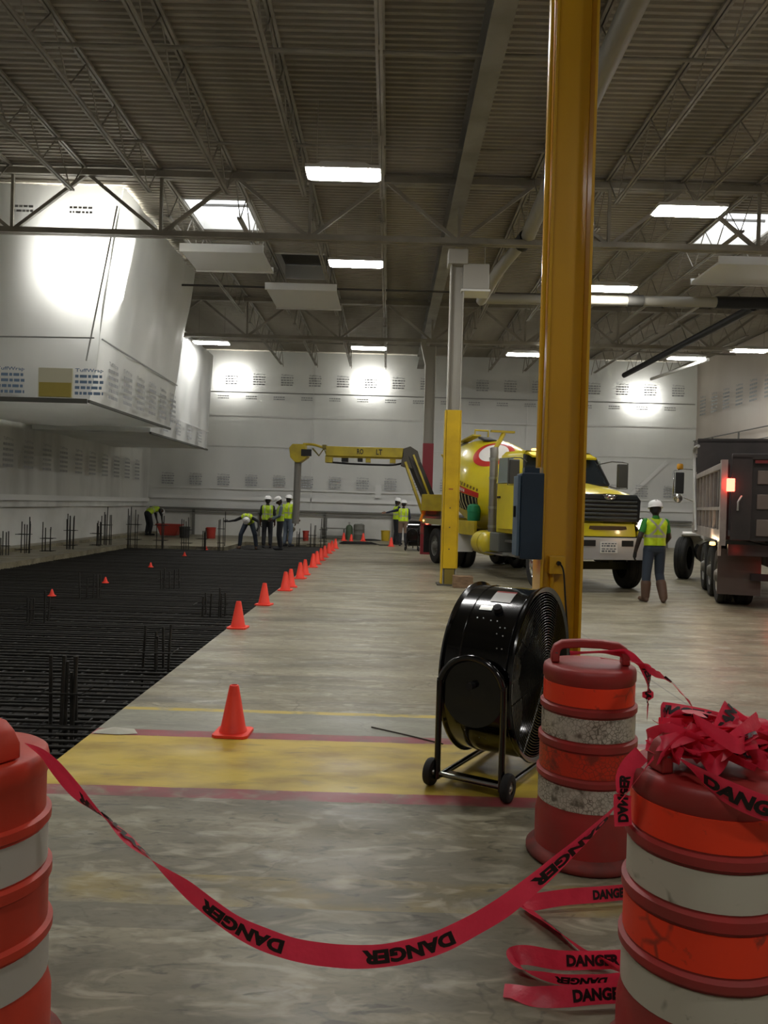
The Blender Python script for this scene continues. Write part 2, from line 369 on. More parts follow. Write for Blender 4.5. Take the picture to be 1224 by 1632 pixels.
# walls
def wallbox(name, a, b, mt, lab): return struct(MB().lohi(a, b).build(name, mt, smooth=0), lab)
wl_ = wallbox('wall_left', (XL-.2, YF, -.1), (XL, YB+1.6, ZR+.3), wallp, 'white wall beside the pit')
wb_ = wallbox('wall_back', (XL-.2, YB+.9, -.1), (XR+.2, YB+1.1, ZR+.3), wallp, 'far wall behind the plastic sheeting')
wr_ = wallbox('wall_right', (XR, YF, -.1), (XR+.2, YB+1.6, ZR+.3), wallp, 'long wall behind the dump truck')
wallbox('wall_front', (XL-.2, YF-.2, -.1), (XR+.2, YF, ZR+.3), wallp, 'wall behind the viewer')
def sheet(name, c00, c10, c11, c01, nu, nv, amp, mt, parent=None, seed=0, fs=.5):
    a, b, c, d = V(*c00), V(*c10), V(*c11), V(*c01); nrm = (b-a).cross(d-a).normalized(); m = MB(); vs = []
    for j in range(nv+1):
        for i in range(nu+1):
            u, v = i/nu, j/nv; p = (a*(1-u)+b*u)*(1-v)+(d*(1-u)+c*u)*v
            k = noise.noise(V(p.x*fs+seed, p.y*fs, p.z*fs*.5))+.4*noise.noise(V(p.x*2*fs+seed, p.y*2*fs, p.z*fs*.8))
            vs.append(p+nrm*amp*k)
    m.add(vs, [(j*(nu+1)+i, j*(nu+1)+i+1, (j+1)*(nu+1)+i+1, (j+1)*(nu+1)+i) for j in range(nv) for i in range(nu)])
    return m.build(name, mt, parent, smooth=180, fix=False)
SY = YB-.12
bs = struct(sheet('wall_sheet_back', (XL, SY, 1.2), (XR, SY, 1.2), (XR, SY, ZR-.05), (XL, SY, ZR-.05), 90, 28, .06, sheetm), 'white printed plastic sheeting hung over the far wall')
ls = struct(sheet('wall_sheet_left', (XL+.1, YF, 1.25), (XL+.1, YB-.1, 1.25), (XL+.1, YB-.1, 4.3), (XL+.1, YF, 4.3), 90, 12, .09, mat('poly_sheet_grimy', 'dcddd9', .42, var='a3a49f', scale=.55, stretch=(1, 1, .25), bump=.35, bscale=1.6, lo=.45, hi=.72), seed=4), 'white printed plastic sheeting on the wall beside the pit')
rs = struct(sheet('wall_sheet_right', (XR-.1, YB-.1, .9), (XR-.1, YF, .9), (XR-.1, YF, ZR-.05), (XR-.1, YB-.1, ZR-.05), 90, 20, .06, sheetr, seed=9), 'cream plastic sheeting on the wall beyond the dump truck')
lowb = struct(MB().lohi((XL, YB-.1, 0), (XR, YB-.02, 1.2)).build('wall_low_back', wallp, smooth=0), 'low white wall under the plastic sheeting')
# seams, taped edges and rail of the far wall
tn = [0]
def trim(mb, mt, lab):
    tn[0] += 1; return struct(mb.build('trim_%d' % tn[0], mt, smooth=0), lab)
railm = mat('rail_grey', '6f6e69', .5)
trim(MB().lohi((XL+.2, SY-.16, 1.16), (XR-.2, SY-.06, 1.24)).lohi((XL+.2, SY-.12, 1.02), (XR-.2, SY-.05, 1.06)), railm, 'grey rail along the bottom edge of the sheeting')
for i, x in enumerate((-8.9, -5.9, -2.9, .22, 3.4, 6.5, 9.6, 12.7)):
    trim(MB().lohi((x-.06, SY-.12, 0), (x+.06, SY-.04, 1.16)), railm, 'grey post under the rail of the far wall')
seamm = mat('seam_tape', 'e4e5e3', .4); seamd = mat('seam_grey', '9fa19f', .6)  # seamm: near-white seam strips, seamd: greyer seam strips
for z, t, mt in ((6.55, .05, seamd), (5.45, .07, seamm), (4.1, .03, seamm), (2.15, .05, seamm), (1.72, .16, seamm)):
    trim(MB().lohi((XL+.2, SY-.10, z-t/2), (XR-.2, SY-.085, z+t/2)), mt, 'taped seam across the far sheeting')
for x in (-3.55, 6.2):
    trim(MB().lohi((x-.02, SY-.10, 1.25), (x+.02, SY-.085, ZR-.4)), seamm, 'upright taped seam of the far sheeting')
trim(MB().bar((12.6, SY-.11, 3.9), (9.9, SY-.11, .0+1.3), .16, .02, up=(0, 1, 0)), seamm, 'slanting taped patch on the far sheeting')
trim(MB().lohi((-.62, SY-.11, 1.9), (-.36, SY-.095, 2.5)), seamm, 'small white patch taped on the far sheeting')
trim(MB().lohi((XL+.16, YF, 1.45), (XL+.19, YB-.3, 1.62)), seamm, 'taped band along the sheeting beside the pit')
trim(MB().lohi((XL, YF, 0), (XL+.55, YB, .10)), MATS['floor'], 'low concrete kerb at the foot of the wall by the pit')
# printed text blocks on the sheeting (a name line that can be read, further lines that cannot)
def print_mesh(wd, hgt, lines, seed, name=True, mir=False):
    rnd = random.Random(seed); m = MB(); lh = hgt/lines
    for k in range(lines):
        z1 = hgt-k*lh; 
        if k == 0 and name:
            vs, fs = textmesh('TuffWrap', .015, 1); m.add([(-wd/2+v[0]*wd, 0, z1-lh*.8+v[1]*lh*.8) for v in vs], fs); continue
        x = -wd/2
        while x < wd/2-.02:
            l = min(rnd.uniform(.05, .16)*wd*1.6, wd/2-x); m.lohi((x, -.002, z1-lh*.62), (x+l, .002, z1-lh*.12)); x += l+.045*wd
    me = m.build('print', printm, smooth=0, fix=False); d = me.data; bpy.data.objects.remove(me); return d
P5 = print_mesh(.56, .56, 5, 1); P4 = print_mesh(.56, .5, 4, 2); P2 = print_mesh(.5, .2, 2, 3, False); P6 = print_mesh(.6, .9, 6, 5)
def put_print(d, loc, rz, parent, tilt=0, name='print_block'):
    o = bpy.data.objects.new(name, d); col.objects.link(o); o.location = loc; o.rotation_euler = (tilt, 0, rz); o.parent = parent; o['kind'] = 'stuff'; return o
for k in range(19):
    x = -10.2+1.27*k
    if x < XR-.5:
        put_print(P5, (x+.1, SY-.13, 2.25), 0, bs); put_print(P5, (x+.35, SY-.13, 6.85), 0, bs)
        put_print(P2, (x, SY-.13, 6.2), 0, bs)
for k in range(14): put_print(P6, (XL+.24, 17.2+1.27*k, 2.35), PI/2, ls)
for k in range(10): put_print(P6, (XR-.24, 24+1.2*k, 5.9), -PI/2, rs)
# ================================================================== WRAPPED OVERHANG (left)
def wrapped(name, label, bn, bf, tn_, tf, zb, zt, back=XL+.2, seed=0):
    """bn,bf: bottom near / far outer corner (x,y); tn_,tf top near / far; wrapped white plastic volume with 4 sheets"""
    t = thing(name, label, 'plastic enclosure', (bn[0], bn[1], zb), 0, 'wrapped overhangs on the wall by the pit'); o = V(bn[0], bn[1], zb)
    L_ = lambda p, z: V(p[0], p[1], z)-o
    sheet('front_sheet', L_((back, bn[1]), zb), L_(bn, zb), L_(tn_, zt), L_((back, tn_[1]), zt), 30, 24, .08, sheetm, t, seed+1, 1.1)
    sheet('side_sheet', L_(bn, zb), L_(bf, zb), L_(tf, zt), L_(tn_, zt), 44, 24, .09, sheetm, t, seed+2, 1.1)
    sheet('bottom_sheet', L_((back, bf[1]), zb), L_(bf, zb), L_(bn, zb), L_((back, bn[1]), zb), 20, 28, .05, sheetm, t, seed+3, .8)
    sheet('rear_sheet', L_(bf, zb), L_((back, bf[1]), zb), L_((back, tf[1]), zt), L_(tf, zt), 16, 16, .04, sheetm, t, seed+5, .8)
    return t
box1 = wrapped('wrapped_overhang', 'large white plastic wrapped overhang with torn corner above the pit', (-6.68, 17.3), (-6.6, 23.4), (-6.03, 17.3), (-6.05, 23.6), 3.72, 8.45)
box2 = wrapped('wrapped_overhang', 'smaller white plastic wrapped overhang behind the large one', (-7.3, 23.8), (-7.3, 31.2), (-7.08, 23.8), (-7.08, 31.0), 3.62, 7.3, seed=20)
def boxpart(nm, mb, mt, t): o = mb.build(nm, mt, None, smooth=0); o.data.transform(Matrix.Translation(-t.location)); o.parent = t; return o
grime = mat('grime_grey', '55554f', .8)
boxpart('bottom_edge', MB().bar((XL+.2, 17.24, 3.72), (-6.7, 17.24, 3.72), .05, .10).bar((-6.66, 17.24, 3.72), (-6.58, 23.4, 3.70), .05, .06), grime, box1)
boxpart('torn_patch', MB().lohi((-7.75, 17.17, 3.78), (-7.0, 17.20, 4.42)), mat('torn_opening', 'd0cdb4', .7), box1)
boxpart('yellow_board', MB().lohi((-7.72, 17.14, 3.79), (-7.02, 17.17, 4.1)), mat('board_yellow', 'a8984a', .7), box1)
boxpart('seam', MB().bar((XL+.3, 17.18, 5.05), (-6.55, 17.18, 5.1), .02, .03).bar((-6.42, 17.3, 5.1), (-6.40, 23.4, 5.0), .02, .03), seamd, box1)
boxpart('corner_seam', MB().bar((-6.72, 17.2, 4.6), (-6.12, 17.2, 8.0), .03, .02, up=(0, 1, 0)), mat('seam_pale', 'b9bbb9', .6), box1)
boxpart('bottom_edge', MB().bar((-7.28, 23.75, 3.6), (-7.28, 31.2, 3.6), .06, .06), grime, box2)
boxpart('seam', MB().bar((-7.2, 23.8, 4.3), (-7.2, 31.1, 4.3), .02, .04), seamm, box2)
PB = print_mesh(.62, .62, 5, 8); PB.materials.clear(); PB.materials.append(printb)
for x, d in ((-10.0, PB), (-8.35, PB), (-6.62, PB)): put_print(d, (x+6.68, -.16, .08), 0, box1)
for k in range(6): put_print(P6, (.22, .9+1.0*k, .1), PI/2, box1)
for x in (-9.6, -8.2, -6.9): put_print(P2, (x+6.68, -.13, 4.05), 0, box1)
for k in range(4): put_print(P5, (.13, 1.2+1.5*k, .1), PI/2, box2)
# lamps shining behind the sheeting
def worklight(loc, rot, label, power, sx=.9, sy=.6, pole=0):
    t = thing('flood_light', label, 'light', loc, 0, 'flood lights behind the plastic sheeting')
    m = MB(); m.box((0, 0, 0), (.5, .10, .35)); m.build('housing', darksteel, t, smooth=0)
    m = MB(); m.bar((0, .03, 0), (0, .475, 0), .05, .05) if not pole else m.tube([(0, .04, .1), (0, .04, -pole)], .03, 8)
    m.build('bracket', darksteel, t, smooth=0)
    ld = bpy.data.lights.new('lamp', 'AREA'); ld.shape = 'RECTANGLE'; ld.size = sx; ld.size_y = sy; ld.energy = power; ld.color = (1, .98, .93)
    lo = bpy.data.objects.new('lamp', ld); col.objects.link(lo); lo.parent = t; lo.location = (0, -.07, 0); lo.rotation_euler = (-PI/2, 0, 0); t.rotation_euler = (0, 0, rot); return t
for px, py in ((372, 606), (590, 612), (1022, 636)):
    p = at(px, py, SY); worklight((p.x, SY+.55, p.z), 0, 'flood light glowing through the far sheeting', 190, 1.3, 1.0)
worklight((-7.0, 18.15, 6.95), .42, 'flood light inside the large wrapped overhang', 480, 1.4, 1.4, 3.2)

# ================================================================== ROOF STEEL
JX = [-4.95+1.55*k for k in range(-3, 12)]
GY = [-4.6, 5.85, 16.35, 26.3]
def joist_mesh(L):
    h = .72; out = []
    m = MB(); m.bar((-.035, 0, 0), (-.035, L, 0), .045, .05).bar((.035, 0, 0), (.035, L, 0), .045, .05); out.append(('top_chord', m))
    m = MB(); m.bar((-.03, .6, -h), (-.03, L-.6, -h), .04, .04).bar((.03, .6, -h), (.03, L-.6, -h), .04, .04); out.append(('bottom_chord', m))
    n = int(L/.62); pts = []
    for k in range(n+1): pts.append((0, .05+(L-.1)*k/n, -.02 if k % 2 == 0 else -h))
    m = MB(); m.tube(pts, .014, 5); out.append(('web_rod', m)); return out
def make_joist(L):
    t = thing('bar_joist', 'open web steel roof joist under the ribbed deck', 'joist', group='roof joists')
    for nm, m in joist_mesh(L): m.build(nm, steelm, t, smooth=40)
    return t
for a, b in ((5.85, 16.35), (16.35, 26.3), (26.3, 35.7)):
    pj = None
    for x in JX:
        if x > XR-.2 or abs(x-1.25) < .1 or (x < -6 and b > 17) or x < -9: continue
        if pj is None: pj = make_joist(b-a-.1); o = pj; pj['label'] = 'open web steel roof joist '+{5.85: 'in the bay before the middle girder', 16.35: 'between the middle girder and the far girder', 26.3: 'between the far girder and the far wall'}[a]
        else: o = copy_tree(pj)
        o.location = (x, a+.05, ZR-.04)
def girder(y, label):
    t = thing('roof_girder', label, 'girder', (0, y, 0), 0, 'steel truss girders across the hall')
    zt, zb = ZR-.16, 7.12
    for nm, z, hh in (('top_chord', zt, .12), ('bottom_chord', zb, .11)):
        MB().bar((XL+.3, -.06, z), (XR-.3, -.06, z), .09, hh).bar((XL+.3, .06, z), (XR-.3, .06, z), .09, hh).build(nm, steelm, t, smooth=0)
    # zigzag web: diagonals meet the bottom chord under every second joist
    xs_ = [1.3+3.1*k for k in range(-4, 5)]
    for x in xs_:
        if XL+.3 < x < XR-.3:
            for sx in (-1.55, 1.55):
                if XL+.3 < x+sx < XR-.3: MB().bar((x, 0, zb), (x+sx, 0, zt), .07, .07, up=(0, 1, 0)).build('web_member', steelm, t, smooth=0)
            MB().bar((x, 0, zb), (x, 0, zt), .06, .06, up=(0, 1, 0)).build('web_post', steelm, t, smooth=0)
    return t
girder(5.85, 'steel truss girder on top of the nearest yellow column')
girder(16.35, 'steel truss girder over the column with the yellow guard')
girder(26.3, 'steel truss girder over the red based column')
tag(setloc(MB().bar((1.27, 6.1, 7.85), (1.27, 35.8, 7.85), .30, .03).bar((1.27, 6.1, 8.4), (1.27, 35.8, 8.4), .30, .03).bar((1.27, 6.1, 8.12), (1.27, 35.8, 8.12), .03, .54).build('roof_beam', beamm, smooth=0), (1.27, 6.1, 7.85)), 'wide flange roof beam running along the line of columns', 'beam')
# white panels under the roof openings
for (x0, x1, y0, y1), lab in (((-5.1, -3.15, 18.65, 20.2), 'white hatch panel under the deck beside the bright roof opening by the wrapped overhang'), ((-3.57, -1.62, 21.8, 23.9), 'white hatch panel under the deck below the closed dark roof opening'), ((7.6, 9.65, 18.55, 20.2), 'white hatch panel under the deck beside the bright roof opening above the dump truck')):
    t = thing('hatch_panel', lab, 'panel', (x0, y0, 7.52))
    MB().lohi((0, 0, 0), (x1-x0, y1-y0, .05)).build('board', white, t, smooth=0)
    MB().lohi((-.02, -.06, -.03), (x1-x0+.02, 0, .16)).build('front_edge', white, t, smooth=0)
    MB().lohi((-.02, y1-y0, -.03), (x1-x0+.02, y1-y0+.05, .12)).build('rear_edge', white, t, smooth=0)
    m = MB()
    for x in (.1, x1-x0-.1):
        for yv in (.2, y1-y0-.2): m.tube([(x, yv, .05), (x, yv, .19)], .01, 6)
    m.build('hangers', steelm, t)
# pipes
def pipe(nm, label, pts, r, mt, n=12, group=None):
    return tag(setloc(MB().tube(pts, r, n).build(nm, mt, smooth=50), pts[0]), label, 'pipe', group)
pipe('drain_pipe', 'thick grey pipe running along the roof beside the columns', [(2.5, 5, 7.3), (2.72, 15.9, 7.3), (2.74, 16.4, 7.28)], .15, gaugem)
pipe('drain_pipe', 'grey pipe sloping down behind the unit heater box', [(2.62, 16.6, 7.2), (2.3, 17.5, 6.9), (2.15, 19.5, 6.75)], .13, gaugem)
pipe('pipe_coupling', 'black rubber coupling on the thick roof pipe', [(2.72, 16.35, 7.27), (2.64, 16.62, 7.2)], .175, blackm)
for k, (y, z) in enumerate(((11.2, 8.05), (14.5, 8.2), (22.5, 7.75), (31.5, 8.0))):
    pipe('sprinkler_pipe', ['thin sprinkler pipe crossing the roof in the bay above the forward column', 'thin sprinkler pipe crossing the roof just before the middle girder', 'dark sprinkler pipe crossing the roof beyond the hatch panels', 'thin sprinkler pipe crossing the roof near the far wall'][k], [(XL+.3 if k != 2 else -6.1, y, z), (XR-.3, y, z)], .03, darksteel if k == 2 else steelm, 8)
t = thing('round_duct', 'grey round duct with a black end section crossing the roof', 'duct', (2.2, 20, 6.93))
MB().tube([(0, 0, 0), (5.95, 0, .06)], .13, 14).build('duct', gaugem, t); MB().tube([(5.95, 0, .06), (11.4, 0, .1)], .15, 14).build('black_section', blackm, t); MB().tube([(3.7, 0, .04), (4.1, 0, .045)], .15, 14).build('joint_collar', darksteel, t)
pipe('black_hose', 'long black hose slanting down from the roof duct', [(9.16, 20.12, 6.93), (9.05, 24, 6.88), (8.84, 30, 6.8)], .10, blackm)
pipe('white_tube', 'slender white tube slanting under the roof beside the black hose', [(11.0, 27.5, 7.0), (10.2, 31, 6.85)], .06, white)
t = thing('unit_heater', 'grey box shaped unit heater hung beside the guarded column', 'heater', (1.67, 16.45, 6.12))
MB().lohi((-.27, -.25, 0), (.27, .25, .52)).build('case', greycol, t, smooth=0, bevel=.015); MB().lohi((-.3, -.28, -.05), (.3, .28, -.01)).build('drip_pan', white, t, smooth=0)
MB().tube([(-.2, 0, .5), (-.2, 0, 1.02)], .012, 6).tube([(.2, 0, .5), (.2, 0, 1.02)], .012, 6).build('hanger', steelm, t)
# ceiling lights
def make_light():
    t = thing('ceiling_light', '', 'light', group='high bay lights')
    m = MB(); m.lohi((-.62, -.25, .015), (.62, .25, .07)); m.prism([(-.5, .07), (.5, .07), (.36, .13), (-.36, .13)], -.2, .2); m.build('housing', white, t, smooth=0)
    m = MB(); pr = []
    for k in range(24):
        a = 2*PI*k/24; cx, cy = (1 if math.cos(a) > 0 else -1)*.52, (1 if math.sin(a) > 0 else -1)*.16; pr.append((cx+.08*math.cos(a), cy+.08*math.sin(a)))
    m.prism(pr, -.004, .015, (0, 1, 2)); m.build('diffuser', lampm, t, smooth=0)
    [MB().tube([(x, 0, .1), (x, 0, 1.25)], .006, 5).build('cable', steelm, t) for x in (-.45, .45)]
    return t
L0 = None
LP = [(-.9, 13.06, 'over the walkway before the middle girder'), (-.9, 17.92, 'just beyond the middle girder over the row of cones'), (-.85, 27.6, 'above the workers at the end of the walkway'),
      (5.28, 14.28, 'between the yellow column and the dump truck'), (5.3, 19.4, 'above the cab of the mixer truck'), (4.67, 28, 'behind the mixer truck beyond the far girder'), (10.38, 27.9, 'beyond the dump truck beside the black hose'),
      (11.92, 26.3, 'close to the cream sheeting by the far girder'), (-6.34, 27.4, 'beside the smaller wrapped overhang'), (5.6, 26.2, 'partly behind the yellow column'),
      (-6.4, 7.4, ''), (-.9, 8, ''), (5.3, 8.6, ''), (11.3, 8.6, ''), (11.6, 16, ''), (-.9, -1.7, ''), (5.3, -1.3, '')]
for i, (x, y, wd) in enumerate(LP):
    if L0 is None: L0 = make_light(); o = L0
    else: o = copy_tree(L0)
    o.location = (x, y, 7.08); o['label'] = 'rectangular high bay light '+(wd or 'in the rows over the foreground')

# ================================================================== COLUMNS
def hcol(m, x, y, z0, z1, wd=.31, dp=.30, tf=.022, mi=0):
    m.lohi((x-wd/2, y-dp/2, z0), (x-wd/2+tf, y+dp/2, z1), mi); m.lohi((x+wd/2-tf, y-dp/2, z0), (x+wd/2, y+dp/2, z1), mi); m.lohi((x-wd/2+tf, y-.012, z0), (x+wd/2-tf, y+.012, z1), mi)
t = thing('steel_column', 'tall glossy yellow steel column behind the drum fan', 'column', (1.27, 5.85, 0))
m = MB(); hcol(m, 0, 0, 0, 7.05); m.build('shaft', yel_col, t, smooth=0, bevel=.004)
MB().lohi((-.25, -.25, 0), (.25, .25, .025)).build('base_plate', yel_col, t, smooth=0); MB().lohi((-.22, -.2, 7.05), (.22, .2, 7.09)).build('cap_plate', greycol, t, smooth=0)
MB().tube([(-.178, -.1, 1.95), (-.178, -.1, 7.0)], .017, 8).tube([(-.178, -.05, 1.95), (-.178, -.05, 3.1), (-.17, -.02, 3.2), (-.17, -.02, 7)], .014, 8).build('conduit', yel_col, t)
t = thing('electrical_panel', 'dark blue electrical panel mounted on the glossy yellow column', 'panel', (1.03, 5.74, 1.28))
MB().lohi((-.08, -.12, 0), (.08, .12, .62)).build('cabinet', bluebox, t, smooth=0, bevel=.008)
MB().lohi((-.105, -.10, .02), (-.082, .10, .6)).build('door', mat('panel_grey_blue', '53687a', .5), t, smooth=0, bevel=.004)
MB().lohi((-.12, -.03, .30), (-.105, .0, .38)).build('latch', blackm, t, smooth=0); MB().lohi((-.05, -.04, .62), (.06, .06, .66)).build('conduit_hub', bluebox, t, smooth=0)
t = thing('outlet_box', 'yellow outlet box with a plugged in cord on the glossy column', 'outlet', (1.25, 5.80, .0))
MB().lohi((-.06, -.05, 1.17), (.06, .03, 1.30)).build('box', yel_col, t, smooth=0, bevel=.004); MB().tube([(-.03, .0, .03), (-.03, 0, 1.17)], .015, 8).build('conduit', yel_col, t); MB().tube([(.005, -.05, 1.25), (.005, -.085, 1.25)], .016, 8).build('plug', blackm, t)
pts = spline([(1.255, 5.70, 1.25), (1.27, 5.64, 1.2), (1.285, 5.62, 1.0), (1.31, 5.6, .7), (1.34, 5.56, .3), (1.33, 5.5, .03), (1.22, 5.46, .015), (1.12, 5.4, .015)], 30)
tag(setloc(MB().tube(pts, .007, 6).build('power_cord', blackm, smooth=60), (1.33, 5.5, 0)), 'thin black power cord hanging from the outlet box down to the floor', 'cord')
t = thing('steel_column', 'grey steel column with a tall yellow guard and a wooden block at its foot', 'column', (1.29, 16.35, 0))
m = MB(); hcol(m, 0, 0, 0, 6.9, .28, .28); m.build('shaft', [greycol], t, smooth=0)
MB().lohi((-.14, -.17, .35), (.14, -.145, 3.62)).lohi((-.175, -.16, .03), (-.145, .15, 3.62)).lohi((.145, -.16, .35), (.165, .15, 3.62)).build('yellow_guard', yel_col2, t, smooth=0, bevel=.004)
m = MB(); m.lohi((-.1, -.16, .02), (.1, -.145, .34)); m.build('guard_foot', mat('guard_foot_dull', '7d6d28', .6), t, smooth=0)
MB().lohi((-.2, -.2, 6.62), (.2, .2, 6.92)).build('cap', greycol, t, smooth=0, bevel=.01); MB().lohi((-.25, -.24, 0), (.25, .24, .025)).build('base_plate', darksteel, t, smooth=0)
m = MB()
for z in (.75, 1.2, 1.6): m.tube([(-.02, -.17, z), (-.02, -.178, z)], .014, 8)
m.build('bolt', darksteel, t); MB().lohi((-.06, -.173, 1.98), (.03, -.17, 2.0)).build('red_mark', redcol, t, smooth=0)
tag(setloc(MB().lohi((1.34, 15.72, 0), (1.74, 15.98, .24)).build('wood_block', woodm, smooth=0, bevel=.012), (1.54, 15.85, 0)), 'short wooden block at the foot of the guarded column', 'block')
t = thing('steel_column', 'far grey steel column painted red on its lower half', 'column', (1.27, 26.3, 0))
m = MB(); hcol(m, 0, 0, 3.7, 6.95, .34, .3); m.build('shaft', greycol, t, smooth=0); m = MB(); m.lohi((-.175, -.16, 0), (.175, .16, 3.7)); m.build('red_lower_half', redcol, t, smooth=0)
m = MB(); m.prism([(-.17, 6.3), (-.34, 7.0), (-.34, 7.15), (-.17, 7.15)], -.12, .12); m.build('bracket', greycol, t, smooth=0)
# plastic scraps hanging from the far girder near the red based column
# ================================================================== PIT REBAR
t = thing('rebar_mat', 'dense mat of black reinforcing bars lying in the long pit', 'rebar', (PX0, PY0, -.30))
rb = None; y = .12; nb = 0
while y < PY2-PY0-.1:
    wide = y < PY1-PY0-.05
    key = 'w' if wide else 'n'
    x0 = .08 if wide else PXM-PX0+.08; x1 = PX1-PX0-.06
    if rb is None or rb[0] != key:
        o = MB().tube([(x0, 0, 0), (x1, 0, 0)], .013, 6).build('cross_bar', rebarm, t, smooth=60); rb = (key, o)
    else:
        o = rb[1].copy(); col.objects.link(o)
    o.location = (0, y, .17+.012*random.random()); y += .15; nb += 1
lb = {}
x = .15
while x < PX1-PX0-.05:
    key = x < PXM-PX0
    L_ = (PY1 if key else PY2)-PY0-.1
    if key not in lb:
        o = MB().tube([(0, .06, 0), (0, L_, 0)], .013, 6).build('long_bar', rebarm, t, smooth=60); lb[key] = o
    else: o = lb[key].copy(); col.objects.link(o)
    o.location = (x, 0, .145); x += .2
m = MB(); y = .2
while y < PY1-PY0-.1: m.tube([(.1, y, 0), (PX1-PX0-.1, y, 0)], .012, 4); y += .2
o = m.build('lower_bars', rebarm, t, smooth=60); o['kind'] = 'stuff'
def dowels(px, py, n, spread, hgt, label, z=-.2, ties=2, lean=.03, group='rebar dowel cages'):
    p = gnd(px, py, z); lim = 30.4 if px > 400 else 26.6
    if p.y > lim: p.x *= lim/p.y; p.y = lim
    t = thing('rebar_cage', label, 'rebar', (p.x, p.y, D+.02), 0, group); pr = []
    for k in range(n):
        bx, by = random.uniform(-spread, spread), random.uniform(-spread*.7, spread*.7); hh = hgt*random.uniform(.82, 1.05); tx = random.uniform(-lean, lean)
        MB().tube([(bx, by, 0), (bx+tx*.4, by, hh*.5), (bx+tx, by, hh)], .014, 6).build('bar', rebarm, t, smooth=60); pr.append((bx, by))
    for q in range(ties):
        z_ = hgt*(.35+.3*q); s_ = spread+.02
        MB().tube([(-s_, -s_*.7, z_), (s_, -s_*.7, z_), (s_, s_*.7, z_), (-s_, s_*.7, z_)], .008, 5, closed=True).build('tie', rebarm, t, smooth=60)
    return t
lw = 'cage of upright reinforcing bars along the white wall side of the pit'
for px, py, n, sp, hg in ((6, 897, 4, .10, 1.0), (37, 893, 7, .16, 1.42), (76, 890, 5, .16, 1.2), (112, 886, 7, .15, 1.5), (153, 880, 5, .15, 1.25), (168, 878, 6, .16, 1.65), (213, 868, 6, .2, 1.7)):
    dowels(px, py, n, sp, hg, lw)
fw = 'cage of upright reinforcing bars at the far end of the pit'
for px, py, n, sp, hg in ((256, 872, 5, .2, 1.7), (297, 871, 4, .16, 1.5), (322, 872, 5, .16, 1.05), (352, 873, 4, .1, 1.6)): dowels(px, py, n, sp, hg, fw)
rw = 'cage of upright reinforcing bars beside the far end of the cone row'
for px, py, n, sp, hg in ((480, 866, 5, .17, .95), (497, 866, 5, .15, 1.15), (515, 866, 5, .14, 1.5)): dowels(px, py, n, sp, hg, rw)
pw = 'dark upright cage of reinforcing bars standing in the middle of the pit'
for px, py, n, sp, hg in ((105, 1168, 7, .14, .82), (250, 1078, 6, .16, .72), (55, 1000, 6, .2, .72), (335, 990, 6, .22, .7), (140, 960, 6, .2, .7), (270, 945, 6, .2, .72)): dowels(px, py, n, sp, hg, pw)
for i, (x, y) in enumerate(((-5.75, 13.45), (-5.65, 15.73), (-5.9, 19.55), (-6.13, 23.69), (-6.2, 26.8))):
    t = thing('rebar_marker', 'small orange marker cap on a stake in the pit', 'marker', (x, y, -.42), 0, 'orange markers in the pit')
    MB().tube([(0, 0, .0), (0, 0, .36)], .012, 6).build('stake', rebarm, t); MB().lathe([(.07, .32), (.07, .335), (.045, .34), (.012, .44), (.001, .442)], 12).build('cap', coneo, t)
# ================================================================== CONES
def make_cone():
    t = thing('traffic_cone', '', 'cone', group='orange traffic cones')
    m = MB(); m.prism([(-.125, -.1), (-.1, -.125), (.1, -.125), (.125, -.1), (.125, .1), (.1, .125), (-.1, .125), (-.125, .1)], 0, .022, (0, 1, 2)); m.build('base', coneo, t, smooth=0, bevel=.004)
    m = MB(); m.lathe([(.098, .02), (.095, .035), (.088, .045), (.034, .335), (.030, .345), (.022, .347), (.020, .33)], 24); m.build('body', coneo, t); return t
CP = [(-1.05, 5.5), (-1.89, 10.05), (-1.92, 12.35), (-1.86, 14.43), (-1.84, 15.05), (-1.85, 16.74), (-1.84, 17.64), (-1.86, 19.72), (-1.86, 20.75), (-1.87, 22.12), (-1.87, 23.42), (-1.88, 25.2), (-1.88, 26.54), (-1.86, 28.06), (-1.9, 33.9), (-1.5, 32.35), (-1.06, 34.0), (.14, 30.4)]
c0 = None
for i, (x, y) in enumerate(CP):
    o = make_cone() if c0 is None else copy_tree(c0); c0 = c0 or o
    o.location = (x, y, 0); o.rotation_euler = (0, 0, random.uniform(-.2, .2))
    o['label'] = ('orange traffic cone on the red stripe beside the yellow band' if i == 0 else 'orange traffic cone in the row along the pit edge' if i < 14 else 'orange traffic cone standing at the foot of the far wall' if i < 17 else 'orange traffic cone beside the two workers by the boom')
